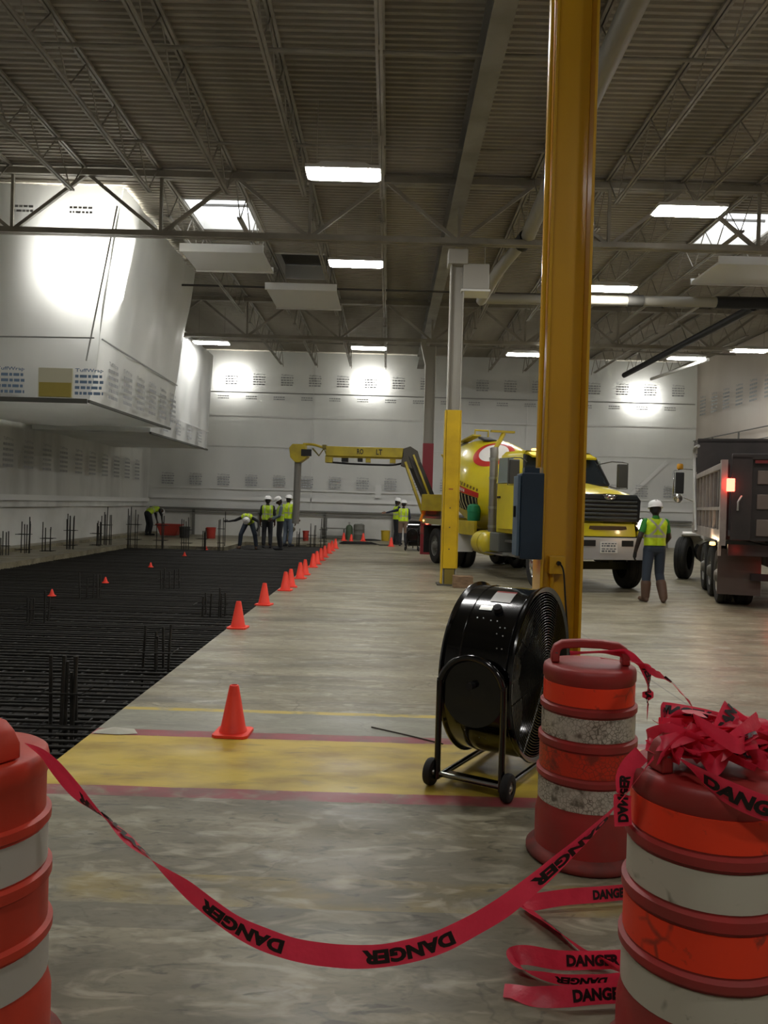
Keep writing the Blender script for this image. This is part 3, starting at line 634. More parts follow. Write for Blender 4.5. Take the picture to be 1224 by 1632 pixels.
# ================================================================== TRAFFIC DRUMS
def drum(label, loc, rz, body, bands, handle=True, hz=.0):
    t = thing('traffic_drum', label, 'drum', loc, rz, 'striped traffic drums')
    pr = [(.236, .03), (.236, .20), (.228, .235), (.224, .262), (.224, .382), (.236, .388), (.236, .41), (.222, .418), (.222, .54), (.231, .546), (.231, .575), (.216, .582), (.216, .702), (.226, .708), (.226, .732), (.211, .738), (.211, .842), (.217, .85), (.217, .888), (.213, .904), (.203, .911), (.12, .914), (.0005, .915)]
    MB().lathe(pr, 48).build('body', body, t, smooth=50)
    MB().lathe([(.0005, 0), (.262, 0), (.276, .012), (.276, .03), (.255, .05), (.2355, .06)], 48).build('base', basr, t, smooth=50)
    for (z0, z1, r), bm_ in zip(((.268, .376, .2262), (.424, .534, .2242), (.588, .696, .2182), (.744, .836, .2132)), bands):
        if bm_: MB().lathe([(r-.004, z0), (r, z0+.001), (r, z1-.001), (r-.004, z1)], 48).build('reflective_band', bm_, t, smooth=50)
    if handle:
        P = [(-.165, 0, .915), (-.165, 0, .955), (-.155, 0, .985), (-.13, 0, 1.0), (-.05, 0, 1.008), (.05, 0, 1.008), (.13, 0, 1.0), (.155, 0, .985), (.165, 0, .955), (.165, 0, .915)]
        m = MB(); vs = []
        n = len(P)
        for i, p in enumerate(P):
            a, b = V(*P[max(i-1, 0)]), V(*P[min(i+1, n-1)]); tt = (b-a).normalized(); up = V(-tt.z, 0, tt.x); wd = .055 if 2 <= i <= n-3 else .075
            for dy, du in ((-wd, -.02), (wd, -.02), (wd, .018), (-wd, .018)): vs.append(V(*p)+V(0, dy/2, 0)+up*du)
        fs = [(4*i+k, 4*i+(k+1) % 4, 4*i+4+(k+1) % 4, 4*i+4+k) for i in range(n-1) for k in range(4)]+[(0, 1, 2, 3), (4*n-4, 4*n-3, 4*n-2, 4*n-1)]
        m.add(vs, fs); m.build('handle', body, t, smooth=40, bevel=.006)
        m = MB(); m.tube([(-.16, -.031, .955), (-.16, -.036, .955)], .009, 8); m.build('bolt', darksteel, t)
    return t
drum('grime streaked red drum with cracked white bands beside the drum fan', (.985, 3.76, 0), -.12, drumr, ['band_white_worn', 'band_orange_worn', 'band_white_worn', 'band_orange'])
drum('red drum with clean white bands under the heap of danger tape', (.95, 2.28, 0), .3, drumr, ['band_white', 'band_orange', 'band_white', 'band_orange'])
drum('bright orange drum with plain white bands at the corner of the pit', (-1.18, 2.22, 0), -.5, drumo, ['band_plain_white', None, 'band_plain_white', None])
# ================================================================== DANGER TAPE
def ribbon(name, label, pts, wid, texts=(), n=90, cat='tape', group=None, parent=None, eps=.0015, sharp=False):
    """pts: (x,y,z,phi[,w]); phi turns the width vector from upright (0) towards the horizontal; texts: (s0, length, rot180, mirrored) in metres along the tape"""
    S = spline([tuple(p)+((1.0,) if len(p) == 4 else ()) for p in pts], n)
    if sharp:
        S2 = []; nn_ = len(pts)-1
        for i in range(n+1):
            u_ = i/n*nn_; k_ = min(int(u_), nn_-1); u_ -= k_; S2.append(tuple(pts[k_][j]*(1-u_)+pts[k_+1][j]*u_ for j in range(4))+(1.0,))
        S = [tuple(.3*a+.7*b for a, b in zip(x, y)) for x, y in zip(S, S2)]
    P = [V(*q[:3]) for q in S]; W = []; T = []
    for i in range(len(P)):
        tt = (P[min(i+1, n)]-P[max(i-1, 0)]).normalized(); T.append(tt)
        up = V(0, 0, 1); b = (up-tt*up.dot(tt))
        if b.length < .05: b = V(1, 0, 0)-tt*tt.x
        b.normalize(); c = tt.cross(b); W.append((b*math.cos(S[i][3])+c*math.sin(S[i][3]))*(wid/2*S[i][4]))
    acc = [0]
    for i in range(1, len(P)): acc.append(acc[-1]+(P[i]-P[i-1]).length)
    m = MB(); vs = []; K = 4
    for i in range(len(P)):
        nn = T[i].cross(W[i]).normalized()
        for k in range(K+1):
            v = k/K*2-1; cr = .004*noise.noise(V(acc[i]*9, v*2, len(label)*.37))
            vs.append(P[i]+W[i]*v+nn*cr)
    m.add(vs, [(i*(K+1)+k, i*(K+1)+k+1, (i+1)*(K+1)+k+1, (i+1)*(K+1)+k) for i in range(n) for k in range(K)])
    o = m.build(name, tapem, parent, smooth=180, fix=False); base = P[0] if parent is None else V(0, 0, 0)
    def ev(s_):
        s_ = max(0, min(acc[-1]-1e-4, s_)); i = 0
        lo, hi = 0, len(acc)-1
        while hi-lo > 1:
            md = (lo+hi)//2
            if acc[md] <= s_: lo = md
            else: hi = md
        k = (s_-acc[lo])/max(acc[lo+1]-acc[lo], 1e-6); return P[lo].lerp(P[lo+1], k), W[lo].lerp(W[lo+1], k), T[lo].lerp(T[lo+1], k)
    cm = V(0, 0, CAMH)-(parent.location if parent else V(0, 0, 0))
    for s0, ln, rot, mir in texts:
        vs, fs = textmesh('DANGER', .058, 3); m = MB(); q = []
        # subdivide long text triangles along the tape by simple resampling of vertices
        for u, v in vs:
            uu = 1-u if (rot == 'R' or rot != mir) else u; vv = v if rot == 'R' else (1-v if rot else v)
            p, wv, tv = ev(s0+uu*ln); nn = tv.cross(wv).normalized()
            if nn.dot(cm-p) < 0: nn = -nn
            q.append(p+wv*((vv*2-1)*.62)+nn*(eps+.003))
        m.add(q, fs); l = m.build('lettering', inkm, None, smooth=0, fix=False)
        if parent is None: l.data.transform(Matrix.Translation(-base))
        l.parent = o if parent is None else parent
    if parent is None: setloc(o, tuple(base)); tag(o, label, cat, group)
    return o
TW = .063
pp = [(46, 1190, .9), (75, 1208, .5), (118, 1258, .35), (165, 1300, 1.0), (215, 1348, 1.25), (290, 1410, .5), (370, 1472, .2), (450, 1508, .05), (530, 1523, .0), (610, 1523, .0), (690, 1505, .0), (760, 1472, .1), (830, 1425, .2), (900, 1365, .45), (960, 1308, .8), (1005, 1255, .95), (1042, 1208, .8)]
q = []
for i, (a, b, ph) in enumerate(pp):
    y = 2.16-.10*math.sin(PI*i/(len(pp)-1))
    p = at(a, b, y); q.append((p.x, p.y, p.z, ph))
ribbon('danger_tape', 'red danger tape sagging between the orange drum and the tape covered drum', q, TW, [(.2, .26, True, False), (.64, .25, True, False), (1.10, .25, True, False), (1.60, .27, True, False)], 160)
# loose tape on the floor
def floor_tape(label, pl, texts, n=70):
    q = []
    for a, b, z, ph in pl:
        p = gnd(a, b, z); q.append((p.x, p.y, z, ph))
    return ribbon('danger_tape', label, q, TW, texts, n, group='danger tape lying on the floor')
floor_tape('danger tape folded into a sharp point on the floor below the grime streaked drum', [(1010, 1420, .045, .2), (960, 1425, .045, .2), (900, 1430, .04, .25), (850, 1438, .03, .5), (832, 1443, .02, 1.1), (845, 1452, .016, 1.25), (880, 1478, .02, .95), (915, 1505, .03, .75), (950, 1528, .035, .6), (1000, 1550, .03, .7)], [(.02, .17, False, True), (.62, .17, False, True)])
floor_tape('danger tape looped back on itself on the floor beside the clean banded drum', [(1000, 1528, .05, .1), (950, 1530, .045, .15), (890, 1530, .04, .3), (840, 1522, .035, .55), (818, 1526, .03, .9), (832, 1545, .025, 1.0), (870, 1556, .03, .6), (920, 1562, .03, .45), (1000, 1560, .03, .4)], [(.03, .19, 'R', 0), (.6, .18, True, False)])
floor_tape('ragged loose end of danger tape on the floor nearest the clean banded drum', [(1000, 1582, .04, .25), (950, 1584, .04, .25), (900, 1588, .035, .35), (850, 1588, .02, .9), (820, 1580, .015, 1.3), (803, 1578, .012, 1.4)], [(.0, .19, 'R', 0)], 50)
# heap on the clean banded drum
heap = thing('danger_tape', 'tangled heap of red danger tape piled on top of the clean banded drum', 'tape', (.95, 2.28, .93))
hr = random.Random(5)
for k in range(26):
    a = hr.uniform(0, 2*PI); P = []; r_ = hr.uniform(.05, .12); zz = hr.uniform(.03, .1); ph = hr.uniform(-.6, 1.2)
    for q_ in range(hr.choice((3, 4, 4, 5))):
        P.append((r_*math.cos(a), r_*math.sin(a)*.9, zz, ph)); a += hr.uniform(.5, 2.6); r_ = hr.uniform(.06, .215); zz = .025+hr.uniform(0, .15)*(1-r_*2.2); ph += hr.uniform(-.9, .9)
    ribbon('strip', 'heap%d' % k, P, TW*hr.uniform(.65, .95), [(hr.uniform(.02, .08), .19, hr.random() < .5, False)] if k % 2 == 0 else [], 30, parent=heap, sharp=True)
ribbon('strip', 'heapdrape', [(-.13, -.13, .04, 1.0), (-.06, -.222, .0, .35), (.03, -.25, -.035, .12), (.12, -.235, -.055, .1), (.2, -.16, -.05, .15), (.235, -.05, -.02, .3), (.18, .08, .05, .8)], TW*1.05, [(.08, .25, False, False)], 60, parent=heap)
ribbon('strip', 'heapknot', [(-.18, -.10, .03, .6), (-.1, -.06, .07, .3), (0, -.03, .10, 1.0), (.12, -.04, .10, 1.3), (.22, -.02, .07, 1.2)], TW, [], 40, parent=heap)
ribbon('strip', 'heaptail', [(-.20, -.02, .02, .3), (-.235, -.0, -.04, .1), (-.245, .0, -.12, .1), (-.24, .0, -.2, .0)], TW*.8, [(.08, .14, False, True)], 24, parent=heap)
# tape from the grime streaked drum's handle to the heap
ribbon('danger_tape', 'danger tape running from the grime streaked drum handle to the tape heap', [(.88, 3.72, .965, 1.0), (.96, 3.70, .975, 1.2), (1.06, 3.70, .98, 1.0), (1.15, 3.70, .97, .5), (1.20, 3.55, .93, .5), (1.12, 3.1, .99, .9), (1.04, 2.65, 1.0, .6), (.96, 2.42, 1.04, .5)], TW*.85, [(.9, .2, True, False)], 80)
ribbon('danger_tape', 'short strip of danger tape looped over the lid of the grime streaked drum', [(1.02, 3.70, .95, 1.3), (1.1, 3.66, .95, 1.4), (1.17, 3.62, .945, 1.2), (1.215, 3.62, .91, .3), (1.225, 3.63, .8, .1), (1.222, 3.62, .68, 0)], TW*.8, [(.2, .2, False, True)], 50)
# ================================================================== DRUM FAN
def fan(label, loc, rz, R=.52, full=True):
    t = thing('drum_fan', label, 'fan', (loc[0], loc[1], 0), rz, 'wheeled black drum fans'); cz = .62; k = R/.5
    pr = [(R-.012, -.22), (R+.018, -.23), (R+.022, -.218), (R, -.205), (R, -.12), (R+.006, -.115), (R, -.11), (R, .18), (R+.006, .186), (R, .192), (R, .208), (R+.022, .218), (R+.018, .23), (R-.012, .22), (R-.012, -.22)]
    MB().lathe(pr, 64, (0, 0, cz), (1, 0, 0)).build('drum_housing', black, t, smooth=40)
    for sx in (.222, -.222):
        m = MB(); rr = .07
        while rr < R-.005:
            bulge = .03*(1-(rr/R)**2)*(1 if sx > 0 else -1); m.tube([(sx+bulge, rr*math.cos(a), cz+rr*math.sin(a)) for a in [2*PI*j/48 for j in range(48)]], .0022, 4, closed=True); rr += .0165 if full else .035
        for j in range(8):
            a = 2*PI*j/8+.2; d = (1 if sx > 0 else -1); m.tube([(sx+d*.03*(1-(q_/R)**2)-d*.004, q_*math.cos(a), cz+q_*math.sin(a)) for q_ in (.06, .2, .34, R)], .004, 5)
        m.lathe([(.0005, 0), (.07, 0), (.07, .006), (.0005, .006)], 24, (sx+(.03 if sx > 0 else -.036), 0, cz), (1, 0, 0)); m.build('grille', mat('grille_wire', '2a2a28', .25, .7), t, smooth=60)
    m = MB()
    for j in range(3):
        a = 2*PI*j/3+.5; vs = []; n = 6
        for i in range(n+1):
            q_ = .08+(R*.9-.08)*i/n; wd = .09+.07*math.sin(PI*i/n*.8); tw = .75-.35*i/n
            for s_ in (-1, 1):
                off = s_*wd; vs.append((off*math.sin(tw)*.55+.01, q_*math.cos(a)-off*math.cos(tw)*math.sin(a), cz+q_*math.sin(a)+off*math.cos(tw)*math.cos(a)))
        m.add(vs, [(2*i, 2*i+1, 2*i+3, 2*i+2) for i in range(n)])
    m.lathe([(.0005, -.03), (.09, -.03), (.09, .05), (.0005, .05)], 20, (0, 0, cz), (1, 0, 0)); m.build('blade_rotor', mat('blade_grey', '77766f', .35, .5), t, smooth=40, solid=.003)
    MB().lathe([(.0005, -.15), (.08, -.15), (.085, -.05), (.06, -.03), (.0005, -.03)], 20, (0, 0, cz), (1, 0, 0)).build('motor', blackm, t)
    MB().bar((-.1, -R+.01, cz), (-.1, R-.01, cz), .04, .02).build('motor_mount', blackm, t, smooth=0)
    yn = R+.055
    for s_ in (-1, 1):
        pts = [(-.2, s_*yn, .05)]+[(.2*math.cos(a), s_*yn, .58+.2*math.sin(a)) for a in [PI-PI*j/12 for j in range(13)]]+[(.2, s_*yn, .05)]
        MB().tube(spline(pts, 48), .019, 10).build('stand_hoop', black, t, smooth=60)
        pl = [(.19*math.cos(a), .565+.19*math.sin(a)) for a in [2*PI*j/32 for j in range(32)]]
        MB().prism(pl, s_*(yn-.018), s_*(yn-.030)).build('pivot_plate', black, t, smooth=0)
        MB().tube([(0, s_*(yn-.05), cz), (0, s_*(yn+.03), cz)], .022, 10).build('pivot_knob', blackm, t)
    for sx in (-.2, .2): MB().tube(spline([(sx, -yn, .09), (sx, -yn+.015, .065), (sx, -yn+.05, .055), (sx, 0, .045), (sx, yn-.05, .03), (sx, yn, .035)], 24), .018, 10).build('base_rail', black, t, smooth=60)
    MB().bar((-.22, -yn+.08, .055), (.22, -yn+.08, .055), .12, .006).build('base_plate', black, t, smooth=0); MB().tube([(-.265, -yn, .08), (.265, -yn, .08)], .011, 8).build('axle', zinc, t)
    for sx in (-.24, .24):
        wh = MB().lathe([(.035, -.022), (.06, -.026), (.075, -.02), (.08, -.008), (.08, .008), (.075, .02), (.06, .026), (.035, .022)], 32, (sx, -yn, .08), (1, 0, 0)).build('wheel', rubber, t, smooth=40)
        MB().lathe([(.0005, -.018), (.016, -.024), (.02, -.012), (.046, -.018), (.05, -.02), (.05, .02), (.046, .018), (.02, .012), (.016, .024), (.0005, .018)], 24, (sx, -yn, .08), (1, 0, 0)).build('hub', zinc, wh, smooth=40)
    if full:
        def patch(nm, x0, x1, a0, a1, mt, off=.004):
            m = MB(); n = 6; vs = []
            for i in range(n+1):
                a = a0+(a1-a0)*i/n
                for x in (x0, x1): vs.append((x, -(R+off)*math.sin(a), cz+(R+off)*math.cos(a)))
            m.add(vs, [(2*i, 2*i+1, 2*i+3, 2*i+2) for i in range(n)]); return m.build(nm, mt, t, smooth=60)
        patch('warning_sticker', -.03, .10, .30, .52, mat('sticker_white', 'b9b7b2', .35)); patch('sticker_header', -.03, .10, .26, .30, mat('sticker_red', '9a2a2c', .4)); patch('rating_plate', -.07, .01, .60, .68, zinc)
        MB().lathe([(.0005, 0), (.028, 0), (.026, .03), (.0005, .034)], 16, (.05, -(R+.002)*math.sin(.66), cz+(R+.002)*math.cos(.66)), (0, -math.sin(.66), math.cos(.66))).build('speed_knob', blackm, t)
        m = MB()
        for x, a in ((-.06, .8), (-.02, .8), (.03, .82), (.07, .82), (.1, .9), (.13, .9), (.09, .98), (.13, 1.0), (.14, 1.15), (.11, 1.15), (-.02, 2.3), (.02, 2.3), (-.1, 2.2)): m.lathe([(.0045, 0), (.004, .003), (.0005, .004)], 8, (x, -R*math.sin(a), cz+R*math.cos(a)), (0, -math.sin(a), math.cos(a)))
        m.build('rivets', zinc, t)['kind'] = 'stuff'
    return t
fan('large black drum fan on a wheeled stand before the glossy yellow column', (.79, 4.99), -PI/6)
fan('distant black drum fan beside the rear wheels of the mixer truck', (1.0, 28.3), -.25, .47, False)
# ================================================================== WHEELS
def wheel(t, pos, r=.5, wd=.27, steer=0, rimm=white, side=-1):
    ax = (math.cos(steer), math.sin(steer), 0)
    pr = [(.29, -wd/2+.02), (.40, -wd/2), (.47, -wd/2+.01), (r-.006, -wd/2+.04), (r, -wd/2+.055), (r, -.03), (r-.012, -.026), (r-.012, -.018), (r, -.014), (r, .014), (r-.012, .018), (r-.012, .026), (r, .03), (r, wd/2-.055), (r-.006, wd/2-.04), (.47, wd/2-.01), (.40, wd/2), (.29, wd/2-.02)]
    w_ = MB().lathe(pr, 40, pos, ax).build('wheel', rubber, t, smooth=40)
    h = [(.29, -wd/2+.02), (.285, -wd/2+.04), (.26, -wd/2+.06), (.2, -wd/2+.08), (.14, -wd/2+.05), (.11, -wd/2-.0), (.08, -wd/2-.03), (.0005, -wd/2-.035)]
    if side > 0: h = [(a, -b) for a, b in h]
    MB().lathe(h, 28, pos, ax).build('rim', rimm, w_, smooth=35)
    m = MB(); P0 = V(*pos); axv = V(*ax); u = V(-axv.y, axv.x, 0)
    for k in range(10):
        a = 2*PI*k/10; c = P0+(u*math.cos(a)+V(0, 0, 1)*math.sin(a))*.17+axv*(side*(wd/2-.07)); m.tube([c, c+axv*side*.04], .014, 6)
    m.build('lug_nuts', zinc, w_)['kind'] = 'stuff'
    return w_
# ================================================================== MIXER TRUCK (local: front towards -y, front axle at origin)
MA = math.radians(15); MO = V(4.13, 16.46, 0)
mx = thing('mixer_truck', 'yellow concrete mixer truck with a folding conveyor boom', 'truck', MO, MA)
RinvM = Matrix.Rotation(-MA, 3, 'Z')
def ml(x, y, z): return RinvM @ (V(x, y, z)-MO)
def part(nm, mb, mt, parent=None, **k): return mb.build(nm, mt, parent or mx, **k)
for sx in (-1.02, 1.02): wheel(mx, (sx, 0, .5), .5, .29, -.12, chrome, -1 if sx < 0 else 1)
for yv in (5.0, 6.35):
    for s_ in (-1, 1):
        for k, off in enumerate((1.08, .76)): wheel(mx, (s_*off, yv, .5), .5, .27, 0, mat('rim_dull', '6b6a64', .5, .3), s_)
part('frame_rail', MB().lohi((-.5, -.7, .78), (-.4, 8.0, 1.04)), blackm, smooth=0); part('frame_rail', MB().lohi((.4, -.7, .78), (.5, 8.0, 1.04)), blackm, smooth=0)
part('front_axle', MB().lohi((-1.0, -.07, .40), (1.0, .07, .56)).lohi((-.5, -.3, .55), (-.4, .3, .8)).lohi((.4, -.3, .55), (.5, .3, .8)), mat('axle_olive', '3d3a22', .6), smooth=0)
bp_ = part('bumper', MB().prism([(-1.2, -.62), (-1.1, -.86), (-.8, -.95), (.8, -.95), (1.1, -.86), (1.2, -.62), (1.14, -.62), (1.05, -.8), (.78, -.89), (-.78, -.89), (-1.05, -.8), (-1.14, -.62)], .66, 1.10, (0, 1, 2)), mat('bumper_silver', 'b9bcc0', .35, .5), smooth=0, bevel=.01)
for x in (-.42, .42): part('tow_opening', MB().lohi((x-.13, -.957, .93), (x+.13, -.90, 1.05)), blackm, bp_, smooth=0)
for x in (-.62, .62): part('tow_slot', MB().lohi((x-.025, -.957, .83), (x+.025, -.9, .97)), blackm, bp_, smooth=0)
part('licence_plate', MB().lohi((-.19, -.965, .80), (.19, -.952, 1.02)), white, bp_, smooth=0)
m = MB(); rnd = random.Random(3)
for z, hh in ((.985, .02), (.94, .03), (.88, .02), (.835, .03)):
    x = -.16
    while x < .15: l = rnd.uniform(.03, .08); m.lohi((x, -.968, z-hh/2), (min(x+l, .16), -.966, z+hh/2)); x += l+.02
part('plate_print', m, mat('plate_ink', '5b5f66', .6), bp_, smooth=0)['kind'] = 'stuff'
# hood: lofted sections from grille back to cowl
def loft(secs, mt, nm, parent=None, smooth=50, mi=None):
    n = len(secs[0]); m = MB(); m.add([p for s_ in secs for p in s_], [(i*n+k, i*n+k+1, (i+1)*n+k+1, (i+1)*n+k) for i in range(len(secs)-1) for k in range(n-1)]); return part(nm, m, mt, parent, smooth=smooth)
def hsec(y, hw, zt, zb): return [(-hw, y, zb), (-hw, y, zt-.35), (-hw+.03, y, zt-.14), (-hw+.16, y, zt-.02), (-hw*.5, y, zt+.03), (0, y, zt+.045), (hw*.5, y, zt+.03), (hw-.16, y, zt-.02), (hw-.03, y, zt-.14), (hw, y, zt-.35), (hw, y, zb)]
loft([hsec(-.86, .70, 1.93, 1.3), hsec(-.7, .74, 2.0, 1.3), hsec(0, .84, 2.10, 1.25), hsec(.9, .94, 2.2, 1.2)], tyel, 'hood')
def fsec(y, x0, x1, zt): return [(x0, y, zt-.25), (x0+(x1-x0)*.1, y, zt-.04), (x0+(x1-x0)*.5, y, zt), (x1-(x1-x0)*.1, y, zt-.05), (x1, y, zt-.3)]
for s_ in (-1, 1):
    loft([fsec(-.82, s_*.72, s_*1.12, 1.25), fsec(-.6, s_*.72, s_*1.18, 1.36), fsec(-.3, s_*.74, s_*1.2, 1.40), fsec(.3, s_*.8, s_*1.2, 1.38), fsec(.62, s_*.85, s_*1.2, 1.2), fsec(.75, s_*.9, s_*1.2, 1.0)], tyel, 'fender')
    hl = part('headlight', MB().lathe([(.0005, .03), (.09, .025), (.105, 0), (.12, -.02), (.12, -.1)], 24, (s_*.80, -.82, 1.36), (s_*.15, -1, 0)), lampW if s_ > 0 else glassm)
    part('headlight_bezel', MB().lathe([(.12, .03), (.15, .02), (.16, -.1)], 24, (s_*.80, -.82, 1.36), (s_*.15, -1, 0)), chrome, hl)
    part('fender_nose', MB().prism([(s_*.70, 1.12), (s_*.70, 1.24), (s_*1.12, 1.24), (s_*1.16, 1.12)], -.86, -.6), tyel, smooth=0, bevel=.02)
part('grille_surround', MB().prism([(-.70, 1.42), (-.72, 1.85), (-.62, 1.96), (.62, 1.96), (.72, 1.85), (.70, 1.42)], -.90, -.86), mat('grille_dark', '15181a', .3), smooth=0)
for k in range(5):
    z = 1.82-.082*k; part('grille_bar', MB().prism([(-.935, z-.022), (-.95, z), (-.935, z+.022), (-.90, z+.01), (-.90, z-.01)], -.62, .62, (1, 2, 0)), mat('grille_bar', '75797b', .22, .9), smooth=0)
part('grille_top_bar', MB().prism([(-.66, 1.86), (-.62, 1.945), (.62, 1.945), (.66, 1.86)], -.945, -.90), mat('grille_top', '3c4142', .25, .6), smooth=0, bevel=.01)
eb = part('emblem', MB().lathe([(.0005, .012), (.8, .012), (1, 0), (1, -.02)], 28, (0, 0, 0), (0, 0, 1)), chrome); eb.data.transform(Matrix.Translation((0, -.955, 1.905)) @ Matrix.Rotation(PI/2, 4, 'X') @ Matrix.Diagonal((.13, .06, 1, 1)))
for s_ in (-1, 1): part('emblem_wing', MB().prism([(s_*.06, 1.93), (s_*.18, 1.95), (s_*.14, 1.91), (s_*.09, 1.89)], -.96, -.945), chrome, smooth=0)
part('lower_grille', MB().prism([(-.62, 1.12), (-.60, 1.38), (.60, 1.38), (.64, 1.12)], -.90, -.84), tyel, smooth=0, bevel=.015)
part('lower_grille_slot', MB().prism([(-.42, 1.27), (-.40, 1.33), (.40, 1.33), (.42, 1.27), (.3, 1.25), (-.3, 1.25)], -.91, -.89), mat('slot_brown', '4a3418', .6), smooth=0)
part('bumper_gap', MB().prism([(-.9, 1.1), (-.5, 1.16), (.5, 1.16), (.9, 1.1)], -.89, -.8), blackm, smooth=0)
# cab
def csec(y, hw, z0, z1, r=.1): return [(-hw, y, z0), (-hw, y, z1-r-.2), (-hw+.06, y, z1-r), (-hw+.16, y, z1), (hw-.16, y, z1), (hw-.06, y, z1-r), (hw, y, z1-r-.2), (hw, y, z0)]
part('cab_body', MB().lohi((-1.02, .9, 1.05), (1.06, 2.35, 2.2)), tyel, smooth=0, bevel=.03)
loft([[(-1.02, .92, 2.2), (-.88, 1.25, 2.83), (-.78, 1.32, 2.93), (.78, 1.32, 2.93), (.90, 1.25, 2.83), (1.06, .92, 2.2)], [(-1.04, 2.35, 2.2), (-.93, 2.32, 2.85), (-.83, 2.3, 2.95), (.83, 2.3, 2.95), (.95, 2.32, 2.85), (1.08, 2.35, 2.2)]], tyel, 'cab_roof')
part('cab_rear', MB().prism([(-.98, 2.2), (-.86, 2.85), (-.76, 2.95), (.76, 2.95), (.86, 2.85), (.98, 2.2)], 2.33, 2.36), tyel, smooth=0)
wn = part('windshield', MB().add([(-1.0, .90, 2.21), (1.04, .90, 2.21), (.88, 1.24, 2.82), (-.86, 1.24, 2.82)], [(0, 1, 2, 3)]), glassm, smooth=0)
part('windshield_frame', MB().bar((-1.01, .9, 2.21), (-.86, 1.24, 2.83), .05, .04).bar((1.05, .9, 2.21), (.88, 1.24, 2.83), .05, .04).bar((-1.0, .9, 2.2), (1.05, .9, 2.2), .04, .05).bar((0, .895, 2.21), (0, 1.235, 2.82), .025, .02), blackm, wn, smooth=0)
part('visor', MB().prism([(1.0, 2.76), (1.28, 2.86), (1.28, 2.9), (.98, 2.8)], -.78, .78, (1, 2, 0)), tyel, smooth=0)
for s_ in (-1, 1):
    sg = part('side_window', MB().prism([(1.08, 2.2), (1.36, 2.76), (2.1, 2.78), (2.15, 2.2)], s_*1.06, s_*1.085, (1, 2, 0)), reflm, smooth=0)
    d_ = part('door', MB().lohi((s_*1.02, 1.02, 1.15), (s_*1.075, 2.2, 2.18)), tyel, smooth=0, bevel=.008); part('door_handle', MB().lohi((s_*1.07, 2.0, 1.85), (s_*1.10, 2.15, 1.9)), blackm, d_, smooth=0)
    mr = part('mirror', MB().lohi((s_*1.19, .72, 2.15), (s_*1.42, .82, 2.68)), mat('mirror_shell', '3a3a36', .4), smooth=0, bevel=.02)
    part('mirror_arm', MB().tube([(s_*.86, 1.1, 2.66), (s_*1.1, .88, 2.73), (s_*1.3, .77, 2.72), (s_*1.44, .77, 2.7), (s_*1.44, .77, 2.13), (s_*1.2, .8, 2.13), (s_*.98, 1.0, 2.22)], .013, 6), darksteel, mr)
    part('cab_step', MB().lohi((s_*.7, 1.0, .55), (s_*1.05, 2.1, .62)).lohi((s_*.7, 1.05, .85), (s_*1.0, 2.05, .9)), zinc, smooth=0)
part('steering_wheel', MB().tube([(.45+.2*math.cos(a), 1.12, 2.26+.1*math.sin(a)) for a in [2*PI*k/20 for k in range(20)]], .014, 6, closed=True), blackm)
part('roof_horn', MB().lathe([(.03, 0), (.045, .04), (.045, .1), (.0005, .11)], 14, (-.15, 1.45, 2.94)), zinc)
for x in (-.6, -.3, .0, .3, .6): part('marker_light', MB().lohi((x-.045, 1.27, 2.93), (x+.045, 1.35, 2.975)), lampA, smooth=0, bevel=.01)
# exhaust stack, water tank, steps on the near side
ex = part('exhaust_stack', MB().tube([(-1.0, 2.62, .95), (-1.0, 2.62, 2.95), (-1.0, 2.64, 3.05)], .10, 16), mat('stack_grey', '8d8a84', .35, .6))
for z in (1.15, 1.6, 2.3, 2.75): part('stack_band', MB().tube([(-1.0, 2.62, z), (-1.0, 2.62, z+.06)], .112, 16), zinc, ex)
part('stack_top', MB().tube([(-1.0, 2.64, 3.0), (-.85, 2.7, 3.2), (-.72, 2.75, 3.42)], .055, 10).bar((-1.05, 2.74, 3.46), (-.45, 2.74, 3.46), .1, .05), tyel2, ex)
tk = part('air_tank', MB().lathe([(.0005, 0), (.18, .03), (.28, .1), (.29, .16), (.29, .72), (.28, .78), (.18, .83), (.0005, .85)], 32, (-1.02, 2.45, .78), (0, 1, 0)), tyel, smooth=50)
part('tank_strap', MB().lathe([(.296, .3), (.302, .31), (.302, .35), (.296, .36)], 32, (-1.02, 2.45, .78), (0, 1, 0)), tyel2, tk)
part('battery_box', MB().lohi((-1.15, 1.85, .62), (-.7, 2.4, 1.05)), mat('battery_grey', '5f625f', .5), smooth=0, bevel=.02); part('step_plate', MB().lohi((-1.2, 1.5, .55), (-.6, 3.4, .58)), zinc, smooth=0)
part('side_panel', MB().lohi((-1.15, 3.4, .92), (-1.08, 4.75, 1.28)), tyel2, smooth=0, bevel=.01); part('mud_guard', MB().lohi((-1.2, 4.5, .45), (-.75, 4.54, .95)), white, smooth=0)
part('fender_rail', MB().lohi((-1.2, 4.7, 1.16), (-.7, 7.5, 1.22)).lohi((-1.22, 4.7, 1.1), (-1.18, 7.5, 1.26)), mat('fender_pale', '9a9468', .5), smooth=0); part('fender_rail', MB().lohi((.7, 4.7, 1.16), (1.2, 7.5, 1.22)), tyel2, smooth=0)
for yv in (4.72, 7.3): part('side_marker', MB().lohi((-1.24, yv, 1.16), (-1.21, yv+.06, 1.21)), lampA, smooth=0)
part('green_canister', MB().lathe([(.0005, 0), (.15, 0), (.16, .02), (.165, .22), (.175, .23), (.175, .3), (.16, .38), (.1, .42), (.0005, .43)], 24, (-1.0, 3.85, 1.28)), greenm)
